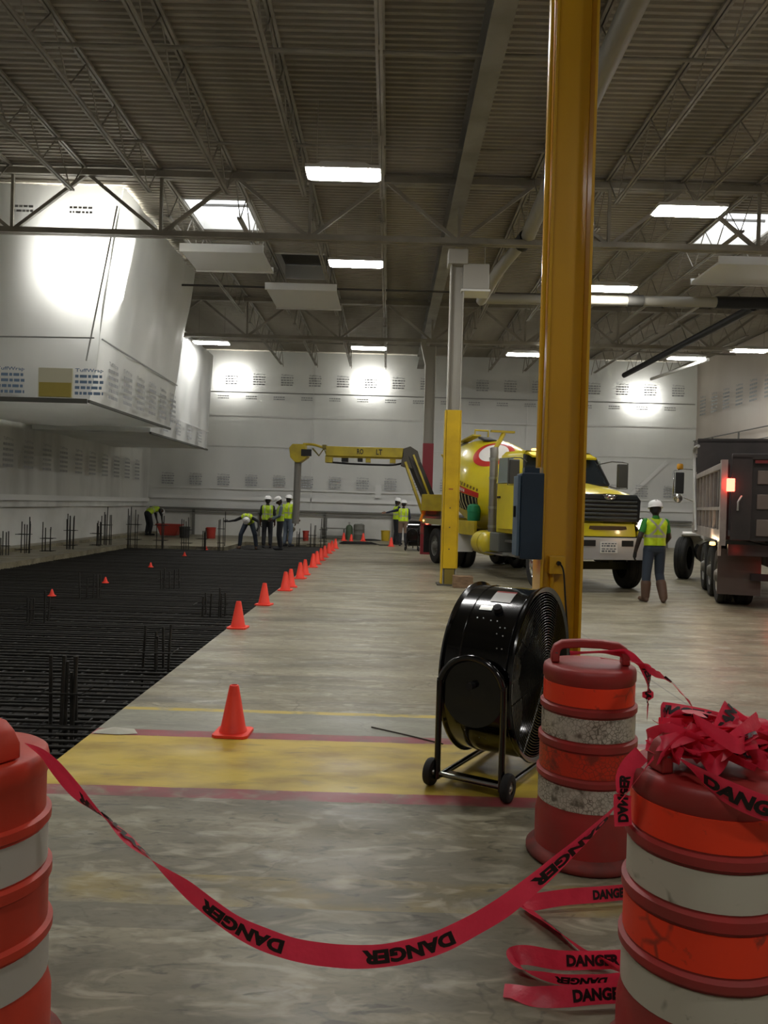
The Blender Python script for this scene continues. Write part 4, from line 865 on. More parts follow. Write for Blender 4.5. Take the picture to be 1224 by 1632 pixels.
# drum
DA, DB = V(0, 2.95, 1.75), V(0, 7.35, 2.85); dax = (DB-DA).normalized(); DLEN = (DB-DA).length
dprof = [(.0005, 0), (.55, .02), (.72, .1), (1.08, 1.15), (1.17, 1.5), (1.19, 2.0), (1.16, 2.5), (.98, 3.3), (.72, 4.1), (.55, 4.45), (.52, 4.5)]
sp_ = spline(dprof, 40)
dr = part('mixing_drum', MB().lathe(sp_, 64, DA, dax), tyel, smooth=60)
def drad(h):
    for a, b in zip(sp_, sp_[1:]):
        if a[1] <= h <= b[1]: return a[0]+(b[0]-a[0])*(h-a[1])/max(b[1]-a[1], 1e-6)
    return 1
_dx = V(-1, 0, 0); _dz = dax.cross(_dx); _dz = _dz if _dz.z > 0 else -_dz
def dsurf(h, an, off=.006):
    """an: angle from the near side (-x) up over the top"""
    return DA+dax*h+(_dx*math.cos(an)+_dz*math.sin(an))*(drad(h)+off)
def dpatch(nm, h0, h1, a0, a1, mt, off=.006, nh=6, na=10):
    m = MB(); m.add([dsurf(h0+(h1-h0)*i/nh, a0+(a1-a0)*j/na, off) for i in range(nh+1) for j in range(na+1)], [(i*(na+1)+j, i*(na+1)+j+1, (i+1)*(na+1)+j+1, (i+1)*(na+1)+j) for i in range(nh) for j in range(na)]); return part(nm, m, mt, dr, smooth=60)
def disc(nm, hc, ac, rh, ra, mt, off, r0=0):
    m = MB(); n = 40; K = 5; vs = []
    for i in range(K+1):
        q_ = r0+(1-r0)*i/K
        for k in range(n): a = 2*PI*k/n; vs.append(dsurf(hc+rh*q_*math.cos(a), ac+ra*q_*math.sin(a), off))
    m.add(vs, [(i*n+k, i*n+(k+1) % n, (i+1)*n+(k+1) % n, (i+1)*n+k) for i in range(K) for k in range(n)]); return part(nm, m, mt, dr, smooth=60)
logr = mat('logo_red', 'b3261c', .4); logw = mat('logo_white', 'd9d6cf', .4)
disc('logo_ring', 1.3, 1.15, .56, .50, logr, .007, .68); disc('logo_disc', 1.3, 1.15, .39, .35, logw, .008)
m = MB(); pts = [dsurf(1.3+.2*math.sin(3*u), 1.15+.28*u, .012) for u in [-.7+1.4*k/14 for k in range(15)]]; m.tube(pts, .018, 5); part('logo_mark', m, blackm, dr)
dpatch('red_band', .75, 2.0, -.08, .05, logr, .008); dpatch('black_band', .78, 2.0, -.50, -.09, blackm, .007)
m = MB()
for k in range(9):
    h = .8+.125*k; m.add([dsurf(h, .08, .009), dsurf(h+.07, .08, .009), dsurf(h+.07, .15, .009), dsurf(h, .15, .009)], [(0, 1, 2, 3)])
part('band_lettering', m, mat('letter_brown', '6f5a1c', .5), dr, smooth=0)['kind'] = 'stuff'
m = MB()
for k in range(7):
    h = 1.3+.07*k; m.add([dsurf(h, -.05, .012), dsurf(h+.045, -.05, .012), dsurf(h+.045, .02, .012), dsurf(h, .02, .012)], [(0, 1, 2, 3)])
part('red_band_lettering', m, logw, dr, smooth=0)['kind'] = 'stuff'
m = MB()
for k in range(8):
    h = .85+.14*k; m.tube([dsurf(h, -.10, .012), dsurf(h-.03, -.28, .012), dsurf(h-.09, -.48, .012)], .012, 4)
part('band_stripes', m, mat('stripe_pale', 'b3aa7a', .5), dr)['kind'] = 'stuff'
part('drum_ring', MB().lathe([(.80, 3.88), (.84, 3.9), (.84, 4.0), (.70, 4.04)], 48, DA, dax), zinc, dr)
part('drum_hatch', MB().box(tuple(dsurf(2.3, 1.35, .03)), (.35, .5, .06), Matrix.Rotation(.23, 3, 'X')), blackm, dr, smooth=0, bevel=.02)
part('drum_pedestal', MB().prism([(-.5, 1.0), (-.35, 2.0), (.35, 2.0), (.5, 1.0)], 2.6, 2.9), tyel2, smooth=0); part('drum_pedestal', MB().prism([(-.6, 1.0), (-.6, 2.2), (-.45, 2.2), (-.4, 1.3), (.4, 1.3), (.45, 2.2), (.6, 2.2), (.6, 1.0)], 6.6, 6.85), tyel2, smooth=0)
part('water_tank', MB().tube([(-.3, 3.0, 1.15), (.9, 3.0, 1.15)], .2, 16), blackm)
part('charge_hopper', MB().add([(-.5, 6.9, 3.15), (.5, 6.9, 3.15), (.55, 7.9, 3.2), (-.55, 7.9, 3.2), (-.25, 7.2, 2.6), (.25, 7.2, 2.6), (.25, 7.6, 2.6), (-.25, 7.6, 2.6)], [(0, 1, 5, 4), (1, 2, 6, 5), (2, 3, 7, 6), (3, 0, 4, 7)]), tyel2, smooth=0, solid=.02)
part('hopper_frame', MB().bar((-.5, 7.4, 1.0), (-.5, 7.6, 3.1), .08, .08).bar((.5, 7.4, 1.0), (.5, 7.6, 3.1), .08, .08), tyel2, smooth=0)
part('top_platform', MB().bar((-.3, 5.6, 3.62), (-.3, 6.7, 3.5), .25, .04).tube([(-.2, 6.0, 3.6), (-.2, 6.0, 3.8), (.2, 6.0, 3.8), (.2, 6.0, 3.6)], .03, 8), tyel2, smooth=0)
part('rear_bumper', MB().lohi((-1.1, 8.0, .75), (1.1, 8.1, 1.0)), darksteel, smooth=0)
for z in (1.12, .95): part('tail_light', MB().lathe([(.0005, .02), (.05, .015), (.055, 0), (.055, -.03)], 14, (-1.06, 7.52, z), (-.5, -.8, 0)), lampR)
part('mud_flap', MB().lohi((-1.22, 7.28, .25), (-.7, 7.31, 1.05)), rubber, smooth=0); part('mud_flap', MB().lohi((.7, 7.28, .25), (1.22, 7.31, 1.05)), rubber, smooth=0)
# conveyor boom (points given where they stand in the hall)
W_ = lambda *p: tuple(ml(*p))
def bbar(nm, a, b, wd, th, mt, parent=None, up=(0, 1, 0), **k): return part(nm, MB().bar(W_(*a), W_(*b), wd, th, up=up), mt, parent, smooth=0, **k)
part('turret', MB().lathe([(.35, 0), (.35, .2), (.25, .25), (.25, .6), (.0005, .6)], 24, W_(1.4, 24.0, 1.1)), darksteel)
part('turret_box', MB().box(W_(1.33, 23.75, 1.72), (.66, .5, .5), Matrix.Rotation(-MA, 3, 'Z')), tyel2, smooth=0, bevel=.015)
bm1 = bbar('lower_boom', (1.30, 24.25, 1.7), (.62, 24.45, 3.25), .30, .42, mat('boom_belt_dark', '2b2622', .6))
bbar('boom_rail', (1.08, 24.0, 1.3), (.47, 24.2, 2.95), .07, .10, tyel2, bm1); bbar('boom_rail', (1.30, 24.0, 1.75), (.72, 24.2, 3.18), .06, .06, tyel2, bm1); bbar('boom_brace', (.98, 24.0, 1.15), (1.2, 24.0, 1.75), .08, .08, tyel2, bm1)
for ya in (24.2, 24.7): part('elbow_plate', MB().prism([(.35, 2.85), (.40, 3.36), (.62, 3.44), (.85, 3.30), (.95, 3.0), (.75, 2.75), (.5, 2.8)], ya, ya+.06), mat('elbow_grey', '4c473d', .5), bm1, smooth=0).data.transform((Matrix.Translation(MO) @ Matrix.Rotation(MA, 4, 'Z')).inverted())
bm2 = part('upper_boom', MB().lohi((-1.98, 24.2, 3.08), (.42, 24.75, 3.38)), tyel2, smooth=0, bevel=.012)
part('boom_underframe', MB().lohi((-2.0, 24.25, 2.88), (-1.78, 24.7, 3.06)).lohi((-.75, 24.3, 2.92), (-.6, 24.7, 3.06)).lohi((.0, 24.3, 2.92), (.18, 24.7, 3.06)).bar((-2.0, 24.3, 3.06), (.4, 24.3, 3.06), .05, .05), tyel2, bm2, smooth=0)
part('belt_return', MB().tube(spline([(-1.95, 24.4, 2.9), (-1.2, 24.4, 2.86), (-.4, 24.4, 2.85), (.1, 24.4, 2.86), (.5, 24.4, 2.95)], 20), .03, 8).lohi((-1.5, 24.3, 2.92), (-1.3, 24.7, 3.05)).lohi((-1.0, 24.3, 2.94), (-.85, 24.7, 3.05)), blackm, bm2, smooth=40)
hd = part('discharge_head', MB().prism([(-3.08, 3.0), (-3.12, 3.3), (-3.02, 3.42), (-2.62, 3.42), (-2.62, 3.3), (-2.5, 3.12), (-2.55, 3.02), (-2.78, 2.85), (-2.92, 2.85)], 24.2, 24.75), tyel2, smooth=0, bevel=.02)
part('head_opening', MB().lohi((-2.74, 24.17, 3.05), (-2.42, 24.2, 3.26)), blackm, hd, smooth=0); part('head_rail', MB().tube(spline([(-2.7, 24.3, 3.42), (-2.4, 24.3, 3.42), (-2.15, 24.3, 3.36), (-1.95, 24.3, 3.3)], 12), .04, 8), tyel2, hd)
part('head_linkage', MB().tube([(-2.4, 24.3, 3.3), (-2.2, 24.3, 3.08), (-2.05, 24.3, 3.3), (-1.95, 24.3, 3.1)], .03, 6).lohi((-2.1, 24.25, 3.3), (-1.98, 24.7, 3.42)), mat('linkage_dull', '6f6424', .6), hd, smooth=0)
ch = part('drop_chute', MB().tube([(-2.86, 24.47, 2.88), (-2.87, 24.47, 2.0), (-2.89, 24.47, .95)], .11, 14), mat('chute_grey', '77756f', .6), hd)
vs, fs = textmesh('RO', .03, 2); m = MB(); m.add([(-1.02+v[0]*.2, 24.195, 3.15+v[1]*.17) for v in vs], fs); vs, fs = textmesh('LT', .03, 2); m.add([(-.43+v[0]*.19, 24.195, 3.15+v[1]*.17) for v in vs], fs)
lt = part('boom_lettering', m, mat('boom_letter', '1c1708', .5), bm2, smooth=0)
Minv = (Matrix.Translation(MO) @ Matrix.Rotation(MA, 4, 'Z')).inverted()
for o in (bm2, *bm2.children, hd, *hd.children): o.data.transform(Minv)
# ================================================================== DUMP TRUCK (local: rear left corner at origin, forward +y)
DAng = -math.radians(16.5); dt = thing('dump_truck', 'dark tri axle dump truck with glowing red tail lights', 'truck', (5.71, 13.4, 0), DAng)
def dp(nm, mb, mt, parent=None, **k): return mb.build(nm, mt, parent or dt, **k)
BW, BL, ZB, ZT = 2.42, 5.3, 1.2, 2.5
bed = dp('bed', MB().lohi((.03, .1, ZB), (.09, BL, ZT)).lohi((BW-.09, .1, ZB), (BW-.03, BL, ZT)).lohi((.03, .1, ZB), (BW-.03, BL, ZB+.06)), dumpm, smooth=0)
dp('bulkhead', MB().lohi((.0, BL-.06, ZB), (BW, BL, 3.34)).lohi((.0, BL, 3.22), (BW, BL+1.0, 3.34)).lohi((0, BL-.06, 3.28), (BW, BL, 3.38)), dumpm, bed, smooth=0)
for s_, x in ((-1, 0), (1, BW)):
    xo = x-.04 if s_ < 0 else x+.04
    dp('top_rail', MB().lohi((min(x, xo)-.01, .0, ZT-.09), (max(x, xo)+.03, BL, ZT+.02)), dumpr, bed, smooth=0, bevel=.01)
    dp('bottom_rail', MB().lohi((min(x, xo)-.02, .0, ZB-.02), (max(x, xo)+.03, BL, ZB+.16)), dumpr, bed, smooth=0); dp('middle_rail', MB().lohi((min(x, xo), .1, ZB+.50), (max(x, xo)+.01, BL, ZB+.56)), dumpr, bed, smooth=0)
    for k in range(7): dp('side_rib', MB().lohi((min(x, xo), .55+k*.68, ZB+.14), (max(x, xo)+.01, .62+k*.68, ZT-.08)).prism([(.55+k*.68+.03, ZB+.85), (.55+k*.68+.16, ZB+.70), (.55+k*.68+.16, ZB+.56), (.55+k*.68+.03, ZB+.56)], min(x, xo)+.03, max(x, xo), (1, 2, 0)), dumpr, bed, smooth=0)
    dp('corner_post', MB().lohi((min(x, xo)-.02, -.06, ZB-.1), (max(x, xo)+.04, .12, ZT+.06)), dumpr if s_ < 0 else dumpm, bed, smooth=0)
dp('hinge_plate', MB().prism([(-.02, 1.22), (.2, 1.22), (.12, .92), (.02, .92)], -.06, -.02, (1, 2, 0)), mat('hinge_pale', 'a59a90', .4), bed, smooth=0)
tg = dp('tailgate', MB().lohi((.12, -.06, ZB), (BW-.12, .0, ZT+.12)), dumpm, smooth=0)
for z0, z1 in ((1.28, 1.56), (1.73, 1.98), (2.15, 2.38)): dp('tailgate_panel', MB().lohi((.5, -.085, z0), (BW-.5, -.06, z1)), dumpp, tg, smooth=0, bevel=.01)
dp('tailgate_frame', MB().lohi((.10, -.12, ZB), (.42, -.06, ZT+.12)).lohi((BW-.42, -.12, ZB), (BW-.10, -.06, ZT+.12)).lohi((.1, -.12, ZT+.06), (BW-.1, -.04, ZT+.16)), dumpm, tg, smooth=0, bevel=.01)
dp('red_strip', MB().lohi((.45, -.125, ZT+.0), (.85, -.12, ZT+.05)), mat('strip_red', '6e1c1c', .5), tg, smooth=0)
dp('latch', MB().tube([(.2, -.14, 1.7), (.2, -.16, 1.85), (.26, -.14, 1.95)], .018, 6), zinc, tg)
for s_ in (0, 1):
    X = lambda v: v if s_ == 0 else BW-v
    dp('upper_tail_light', MB().lohi((X(.02), -.13, 2.02), (X(.15), -.08, 2.24)), lampR, smooth=0, bevel=.012)
    dp('tail_light', MB().lathe([(.0005, .02), (.05, .012), (.058, 0), (.058, -.03)], 16, (X(.24), .12, 1.02), (0, -1, 0)), lampR); dp('tail_light', MB().lathe([(.0005, .02), (.05, .012), (.058, 0), (.058, -.03)], 16, (X(.86), .30, .64), (0, -1, 0)), lampR)
    dp('mud_flap', MB().lohi((X(-.02), .42, .23), (X(.68), .45, 1.02)), mat('flap_brown', '4a3f38', .7), smooth=0)
    for k in range(3):
        for off in (.17, .50): wheel(dt, (X(off), 1.15+1.25*k, .5), .5, .27, 0, mat('rim_dull', '6b6a64', .5, .3), -1 if s_ == 0 else 1)
    wheel(dt, (X(-.14), 6.35, .52), .52, .3, -.3, chrome, -1 if s_ == 0 else 1)
    dp('front_fender', MB().lathe([(.56, -.2), (.60, -.2), (.60, .2), (.56, .2)], 20, (X(.15), 6.35, .56), (1, 0, 0), 0, PI), white) if 0 else None
    fz = [(6.35+.62*math.cos(a), .55+.62*math.sin(a)) for a in [.62*PI*k/12 for k in range(13)]]
    dp('front_fender', MB().prism(fz+[(p[0]*1+(6.35-p[0])*.08, p[1]-.05) for p in reversed(fz)], X(-.2), X(.32), (1, 2, 0)), white, smooth=0)
    dp('mirror', MB().lohi((X(-.42), 6.0, 2.1), (X(-.22), 6.08, 2.62)), blackm, smooth=0, bevel=.02)
    dp('mirror_bracket', MB().tube([(X(.2), 6.2, 2.68), (X(-.3), 6.04, 2.7), (X(-.46), 6.04, 2.66), (X(-.46), 6.04, 2.05), (X(-.2), 6.06, 2.0), (X(.2), 6.2, 1.85)], .016, 6), chrome)
    dp('spot_mirror', MB().lathe([(.0005, -.03), (.09, -.02), (.11, 0), (.10, .04), (.0005, .08)], 18, (X(-.34), 5.98, 1.98), (0, 1, 0)), chrome)
    dp('beacon', MB().lathe([(.07, 0), (.075, .02), (.075, .10), (.06, .13), (.0005, .135)], 16, (X(-.32), 6.04, 2.7)), amber)
    dp('tarp_arm', MB().tube(spline([(X(-.10), 3.9, 3.1), (X(-.13), 4.35, 3.08), (X(-.13), 4.45, 2.85), (X(-.12), 4.1, 1.9), (X(-.11), 3.75, 1.25)], 24), .035, 10), mat('arm_dull', '9a9894', .5, .3))
dp('frame', MB().lohi((.75, .3, .75), (.87, 8.2, 1.1)).lohi((BW-.87, .3, .75), (BW-.75, 8.2, 1.1)).lohi((.5, .3, .5), (BW-.5, .38, .62)), blackm, smooth=0)
dp('light_bar', MB().lohi((.1, .1, .93), (BW-.1, .2, 1.12)), dumpm, smooth=0)
cb = dp('cab', MB().prism([(5.55, 1.0), (5.55, 2.9), (5.75, 3.05), (6.75, 3.0), (7.05, 2.2), (7.05, 1.0)], .22, BW-.22, (1, 2, 0)), white, smooth=0, bevel=.03)
dp('hood', MB().prism([(7.05, .95), (7.05, 2.1), (8.1, 1.85), (8.3, 1.6), (8.3, .95)], .55, BW-.55, (1, 2, 0)), white, smooth=0, bevel=.04); dp('rear_window', MB().lohi((.6, 5.53, 2.2), (BW-.6, 5.56, 2.75)), glassm, cb, smooth=0)
dp('fuel_tank', MB().tube([(.3, 4.9, .72), (.3, 5.7, .72)], .28, 18), chrome); dp('air_cleaner', MB().lohi((-.02, 5.5, 2.62), (.14, 5.72, 2.95)), blackm, smooth=0)
dp('work_lamp', MB().lathe([(.0005, .01), (.05, .008), (.055, -.03)], 12, (-.05, 1.05, 1.10), (0, -.3, 1)), lampA)
ld = bpy.data.lights.new('side_marker_glow', 'POINT'); ld.energy = 6; ld.color = (1, .72, .45); ld.shadow_soft_size = .04; lo = bpy.data.objects.new('lamp', ld); col.objects.link(lo); lo.parent = dt; lo.location = (-.2, 1.05, 1.17)
for x, z, e in ((.08, 2.13, 1.6), (.24, 1.02, .6), (.86, .64, .6), (BW-.86, .64, .6)):
    ld = bpy.data.lights.new('tail_glow', 'POINT'); ld.energy = e; ld.color = (1, .04, .02); ld.shadow_soft_size = .05; lo = bpy.data.objects.new('lamp', ld); col.objects.link(lo); lo.parent = dt; lo.location = (x, -.22 if z > 1.5 else -.05, z)
t = thing('guard_rail', 'thin metal rail running along the wall above the dump truck', 'rail', (13.3, 31, 4.25))
MB().tube([(.4, -6, .62), (.4, 0, .62), (.4, 4.6, .62)], .025, 6).tube([(.4, -6, .2), (.4, 4.6, .2)], .02, 6).build('rail', railm, t)
for yv in (-5, -2.5, 0, 2.5, 4.4): MB().bar((.4, yv, 0), (.4, yv, .62), .05, .05).bar((.4, yv, 0), (.62, yv, 0), .05, .05).build('post', railm, t, smooth=0)
# ================================================================== PEOPLE (local: facing -y, feet at z=0)
def remeshed(mb, vox, it=4):
    o = mb.build('tmp', [skind], None, smooth=0); r_ = o.modifiers.new('r', 'REMESH'); r_.mode = 'VOXEL'; r_.voxel_size = vox
    sm = o.modifiers.new('s', 'SMOOTH'); sm.iterations = it; sm.factor = .5
    dg = bpy.context.evaluated_depsgraph_get(); dg.update(); me = bpy.data.meshes.new_from_object(o.evaluated_get(dg)); bpy.data.objects.remove(o); return me
BASE = dict(pel=(0, .01, .96), wst=(0, 0, 1.12), chs=(0, .01, 1.34), nck=(0, .02, 1.50), hd=(0, -.01, 1.645), look=(0, -1, 0),
            shL=(-.185, .01, 1.43), elL=(-.25, .03, 1.14), wrL=(-.25, -.05, .90), haL=(-.245, -.08, .80), shR=(.185, .01, 1.43), elR=(.25, .03, 1.14), wrR=(.25, -.05, .90), haR=(.245, -.08, .80),
            hpL=(-.095, .01, .93), knL=(-.11, -.02, .51), anL=(-.115, .03, .10), toL=(-.13, -.16, .045), hpR=(.095, .01, .93), knR=(.11, -.02, .51), anR=(.115, .03, .10), toR=(.13, -.16, .045))
def dseg(p, a, b):
    ab = b-a; L2 = ab.length_squared; t = 0 if L2 < 1e-9 else max(0, min(1, (p-a).dot(ab)/L2)); return (p-(a+ab*t)).length, t
def person(label, loc, rz, pose, shirt, fore, pants, skin, hand=None, boots=None, shin=None, vest=True, vox=.018, sc=1.0, xback=False, hat=True, vestmat=None, hair=None, hem=False, wader=False):
    J = {k: V(*v) for k, v in {**BASE, **pose}.items()}; t = thing('person', label, 'person', loc, rz, 'construction workers'); t.scale = (sc, sc, sc)
    hand = hand or skin; boots = boots or bootm; shin = shin or pants; hair = hair or mat('hair_black', '100d0b', .7)
    mats = [skin, shirt, fore, pants, shin, boots, hand, hair]; SK, SH, FO, PA, SN, BO, HA, HR = range(8)
    C = []
    def c(a, b, ra, rb, mi): C.append((V(*a), V(*b), ra, rb, mi))
    ex = V(.075, 0, 0); up = (J['hd']-J['nck']).normalized(); lk = V(*J['look']); lk = (lk-up*lk.dot(up)).normalized(); sd = lk.cross(up).normalized()
    c(J['pel']-ex*1.1, J['pel']+ex*1.1, .115, .115, PA)
    for s_ in (-1, 1): c(J['pel']+ex*s_*.8, J['wst']+ex*s_*.75, .112, .105, SH if hem else PA); c(J['wst']+ex*s_*.75, J['chs']+ex*s_, .105, .112, SH)
    c(J['shL'].lerp(J['chs'], .25), J['shR'].lerp(J['chs'], .25), .08, .08, SH); c(J['chs'], J['nck'], .10, .065, SH); c(J['nck'], J['nck']+up*.07, .056, .054, SK)
    h = J['hd']; c(h-up*.02, h+up*.045+lk*-.012, .082, .092, SK); c(h+lk*.025-up*.07, h+lk*.03-up*.03, .05, .06, SK); c(h+lk*.1-up*.0, h+lk*.112-up*.03, .012, .017, SK)
    c(h-lk*.03+up*.05, h-lk*.035-up*.03, .088, .075, HR)
    for s_ in (-1, 1): c(h+sd*s_*.088-up*.03, h+sd*s_*.09+up*.02, .014, .016, SK)
    for s_ in 'LR':
        (c(J['sh'+s_], J['el'+s_], .064, .050, SH) if not hem else (c(J['sh'+s_], J['sh'+s_].lerp(J['el'+s_], .6), .066, .06, SH), c(J['sh'+s_].lerp(J['el'+s_], .55), J['el'+s_], .054, .048, FO))); c(J['el'+s_], J['wr'+s_], .047, .034, FO); c(J['wr'+s_], J['ha'+s_], .032, .036, HA)
        c(J['hp'+s_], J['kn'+s_], .104, .082, PA); c(J['kn'+s_], J['kn'+s_].lerp(J['an'+s_], .45) if hem else J['an'+s_]+V(0, 0, .06), .082, .078 if hem else .072, SN); c(J['an'+s_]+V(0, 0, .08), J['an'+s_]-V(0, 0, .05), .052, .05, BO);
        if hem: c(J['kn'+s_].lerp(J['an'+s_], .42), J['an'+s_], .092, .074, BO)
        c(J['an'+s_]-V(0, 0, .05), J['to'+s_], .05, .042, BO)
        kn_ = (J['an'+s_]-J['to'+s_]); kn_.z = 0; c(J['an'+s_]-V(0, 0, .055), J['an'+s_]+kn_.normalized()*.04-V(0, 0, .055), .046, .044, BO)
    mb = MB()
    for a, b, ra, rb, mi in C: mb.capsule(a, b, ra, rb, 12)
    me = remeshed(mb, vox); vs = [tuple(v.co) for v in me.vertices]; fs = [tuple(p.vertices) for p in me.polygons]; mi_ = []
    for p in me.polygons:
        q = p.center; best = (9, 0)
        for a, b, ra, rb, mi in C:
            d, tt = dseg(q, a, b); d -= ra+(rb-ra)*tt
            if d < best[0]: best = (d, mi)
        mi_.append(best[1])
    bpy.data.meshes.remove(me)
    mb = MB(); mb.v = vs; mb.f = fs; mb.m = mi_
    for s_ in 'LR':    # five fingers, slightly curled
        wv, hv = J['wr'+s_], J['ha'+s_]; d = (hv-wv).normalized(); l = d.cross(V(0, 0, 1) if abs(d.z) < .8 else V(1, 0, 0)).normalized(); l = d.cross(l); pn = d.cross(l)
        if abs(d.z) > .8: l, pn = V(0, 1, 0)-d*d.y, V(1 if s_ == 'L' else -1, 0, 0)-d*d.x
        l.normalize(); pn.normalize(); base = hv+d*.012
        for k in range(4):
            o_ = l*(-.027+.018*k); L_ = (.075, .085, .08, .062)[k]; a = base+o_; b = a+d*L_*.5+pn*.008; e = b+d*L_*.35+pn*L_*.35
            n0 = len(mb.v); mb.capsule(a, b, .0095, .009, 8, HA); mb.capsule(b, e, .009, .008, 8, HA)
        a = wv.lerp(hv, .45)+l*-.03; b = a+l*-.025+d*.035+pn*.01; e = b+d*.035+pn*.012; mb.capsule(a, b, .012, .010, 8, HA); mb.capsule(b, e, .010, .009, 8, HA)
    mb.build('body', mats, t, smooth=180)
    m = MB()
    for s_ in (-1, 1): m.capsule(h+lk*.082+sd*s_*.033+up*.008, h+lk*.083+sd*s_*.033+up*.008, .012, .012, 8)
    m.build('eyes', mat('eye_dark', '0b0908', .2), t, smooth=60); MB().bar(h+lk*.079-up*.062-sd*.022, h+lk*.079-up*.062+sd*.022, .012, .008).build('mouth', mat('lip', '4a2620', .5), t, smooth=0)
    if vest:
        K = []
        lo = J['pel'].lerp(J['wst'], -.1)
        for s_ in (-1, 1): K.append((lo+ex*s_*.85, J['wst']+ex*s_*.8, .132, .128)); K.append((J['wst']+ex*s_*.8, J['chs']+ex*s_, .128, .132))
        K.append((J['shL'].lerp(J['chs'], .33), J['shR'].lerp(J['chs'], .33), .098, .098)); K.append((J['chs'], J['chs'].lerp(J['nck'], .45), .12, .10))
        mb = MB()
        for a, b, ra, rb in K: mb.capsule(a, b, ra, rb, 14)
        me = remeshed(mb, vox*.8, 3); bm = bmesh.new(); bm.from_mesh(me); n_ = (J['wst']-J['pel']).normalized(); bmesh.ops.bisect_plane(bm, geom=bm.verts[:]+bm.edges[:]+bm.faces[:], plane_co=J['pel'].lerp(J['wst'], .28 if hem else .1), plane_no=n_, clear_inner=True); bm.to_mesh(me); bm.free(); ax = (J['nck']-J['pel']); L_ = ax.length; ax.normalize(); bk = V(1, 0, 0).cross(ax); fi = []
        for p in me.polygons:
            q = p.center-J['pel']; hh = q.dot(ax)/L_; x = q.x; back = q.dot(bk) < 0
            st = .36 < hh < .45
            if xback: st = st or (abs(abs(x)-abs(hh-.70)*.48) < .028 and .42 < hh < .99 )
            else: st = st or (.075 < abs(x) < .115 and hh > .2)
            fi.append(1 if st else 0)
        mb = MB(); mb.v = [tuple(v.co) for v in me.vertices]; mb.f = [tuple(p.vertices) for p in me.polygons]; mb.m = fi; bpy.data.meshes.remove(me)
        mb.build('safety_vest', [vestmat or vesty, vests], t, smooth=180)
    if hat:
        o = h+up*.045-lk*.008
        hb = MB().lathe([(.122, .0), (.124, .03), (.116, .07), (.092, .105), (.05, .125), (.0005, .13)], 28, o, up)
        hb.lathe([(.10, -.002), (.124, .0), (.140, -.008), (.138, -.014), (.10, -.006)], 28, o, up); hb.bar(o+lk*.10, o+lk*.185-up*.015, .13, .01, up=tuple(up)); hb.bar(o+lk*.09+up*.10, o-lk*.1+up*.098, .035, .05, up=tuple(up))
        hb.build('hard_hat', hatm, t, smooth=45)
    return t
navy = cl('navy', '20263a'); dkb = cl('black', '17171a'); denim = cl('denim', '323c49'); dkt = cl('dark_trouser', '23252a'); grn = cl('green', '2c7a2c'); gsh = cl('grey_blue', '5f6a78'); tanp = cl('tan', '7a6656'); cam_ = cl('olive', '55503f')
vest2 = mat('vest_lime_dull', 'a9c626', .75, var='93ae28', scale=9)
person('worker in a lime vest with crossed silver bands walking beside the dump truck', (4.86, 14.3, 0), PI+.08, dict(elR=(.30, .06, 1.15), wrR=(.345, .0, .90), haR=(.35, -.02, .80), elL=(-.27, -.02, 1.16), wrL=(-.23, -.2, .98), haL=(-.19, -.28, .94),
       hpL=(-.10, .0, .93), knL=(-.13, -.06, .50), anL=(-.14, .12, .10), toL=(-.22, -.04, .045), hpR=(.1, 0, .93), knR=(.14, .02, .5), anR=(.15, .02, .10), toR=(.17, -.16, .045), look=(-.25, -1, 0)), grn, skinb, denim, skinb, gloves, bootm, denim, True, .013, 1.02, True, hem=True)
person('worker in a navy shirt and lime vest pointing beside the boom', (.60, 31.0, 0), PI, dict(elR=(.44, -.05, 1.36), wrR=(.68, -.08, 1.30), haR=(.78, -.08, 1.29)), navy, navy, tanp, skinm, None, dkt, dkt)
person('worker in dark trousers and lime vest facing his pointing workmate', (.36, 31.75, 0), PI*.62, dict(elL=(-.27, -.05, 1.16), wrL=(-.12, -.25, 1.1), haL=(-.04, -.28, 1.1), elR=(.27, -.03, 1.15), wrR=(.14, -.24, 1.08), haR=(.06, -.28, 1.08)), navy, navy, dkt, skind, None, dkt, sc=1.05)
bend = dict(pel=(0, .26, .95), wst=(0, .10, 1.08), chs=(0, -.13, 1.15), nck=(0, -.28, 1.13), hd=(.02, -.40, 1.06), look=(0, -.5, -1), shL=(-.19, -.18, 1.12), shR=(.19, -.18, 1.12),
            elL=(-.40, -.22, 1.02), wrL=(-.62, -.28, .98), haL=(-.70, -.30, .98), elR=(.42, -.22, 1.0), wrR=(.46, -.36, .80), haR=(.42, -.42, .72), hpL=(-.1, .26, .93), knL=(-.24, .05, .52), anL=(-.28, .12, .10), toL=(-.32, -.08, .045), hpR=(.1, .26, .93), knR=(.26, .05, .52), anR=(.30, .12, .10), toR=(.34, -.08, .045))
person('worker in a lime vest bending over with arms spread at the end of the pit', (-5.0, 27.9, -.105), 0, bend, dkb, dkb, denim, skind, gloves, bootm, denim)
person('worker with black sleeves and lime vest standing back turned in the pit', (-4.45, 28.9, -.105), PI+.1, dict(), dkb, skind, dkt, skind, None, dkt, vestmat=vest2, sc=1.06)
person('worker in a grey blue shirt looking down in the pit', (-3.85, 27.9, -.105), -PI/2+.25, dict(hd=(0, -.06, 1.635), look=(0, -1, -.5), elL=(-.24, -.05, 1.15), wrL=(-.18, -.26, 1.05), haL=(-.14, -.34, 1.02), elR=(.24, -.05, 1.15), wrR=(.18, -.24, 1.03), haR=(.14, -.32, 1.0)), gsh, gsh, dkt, skind, None, dkt, vestmat=vest2, sc=1.06)
person('worker in full lime jacket standing behind the grey blue shirted worker', (-3.85, 30.2, -.105), PI*.85, dict(elR=(.3, -.06, 1.16), wrR=(.2, -.25, 1.05), haR=(.12, -.3, 1.03)), vesty, vesty, gsh, skind, None, dkt, sc=1.1)
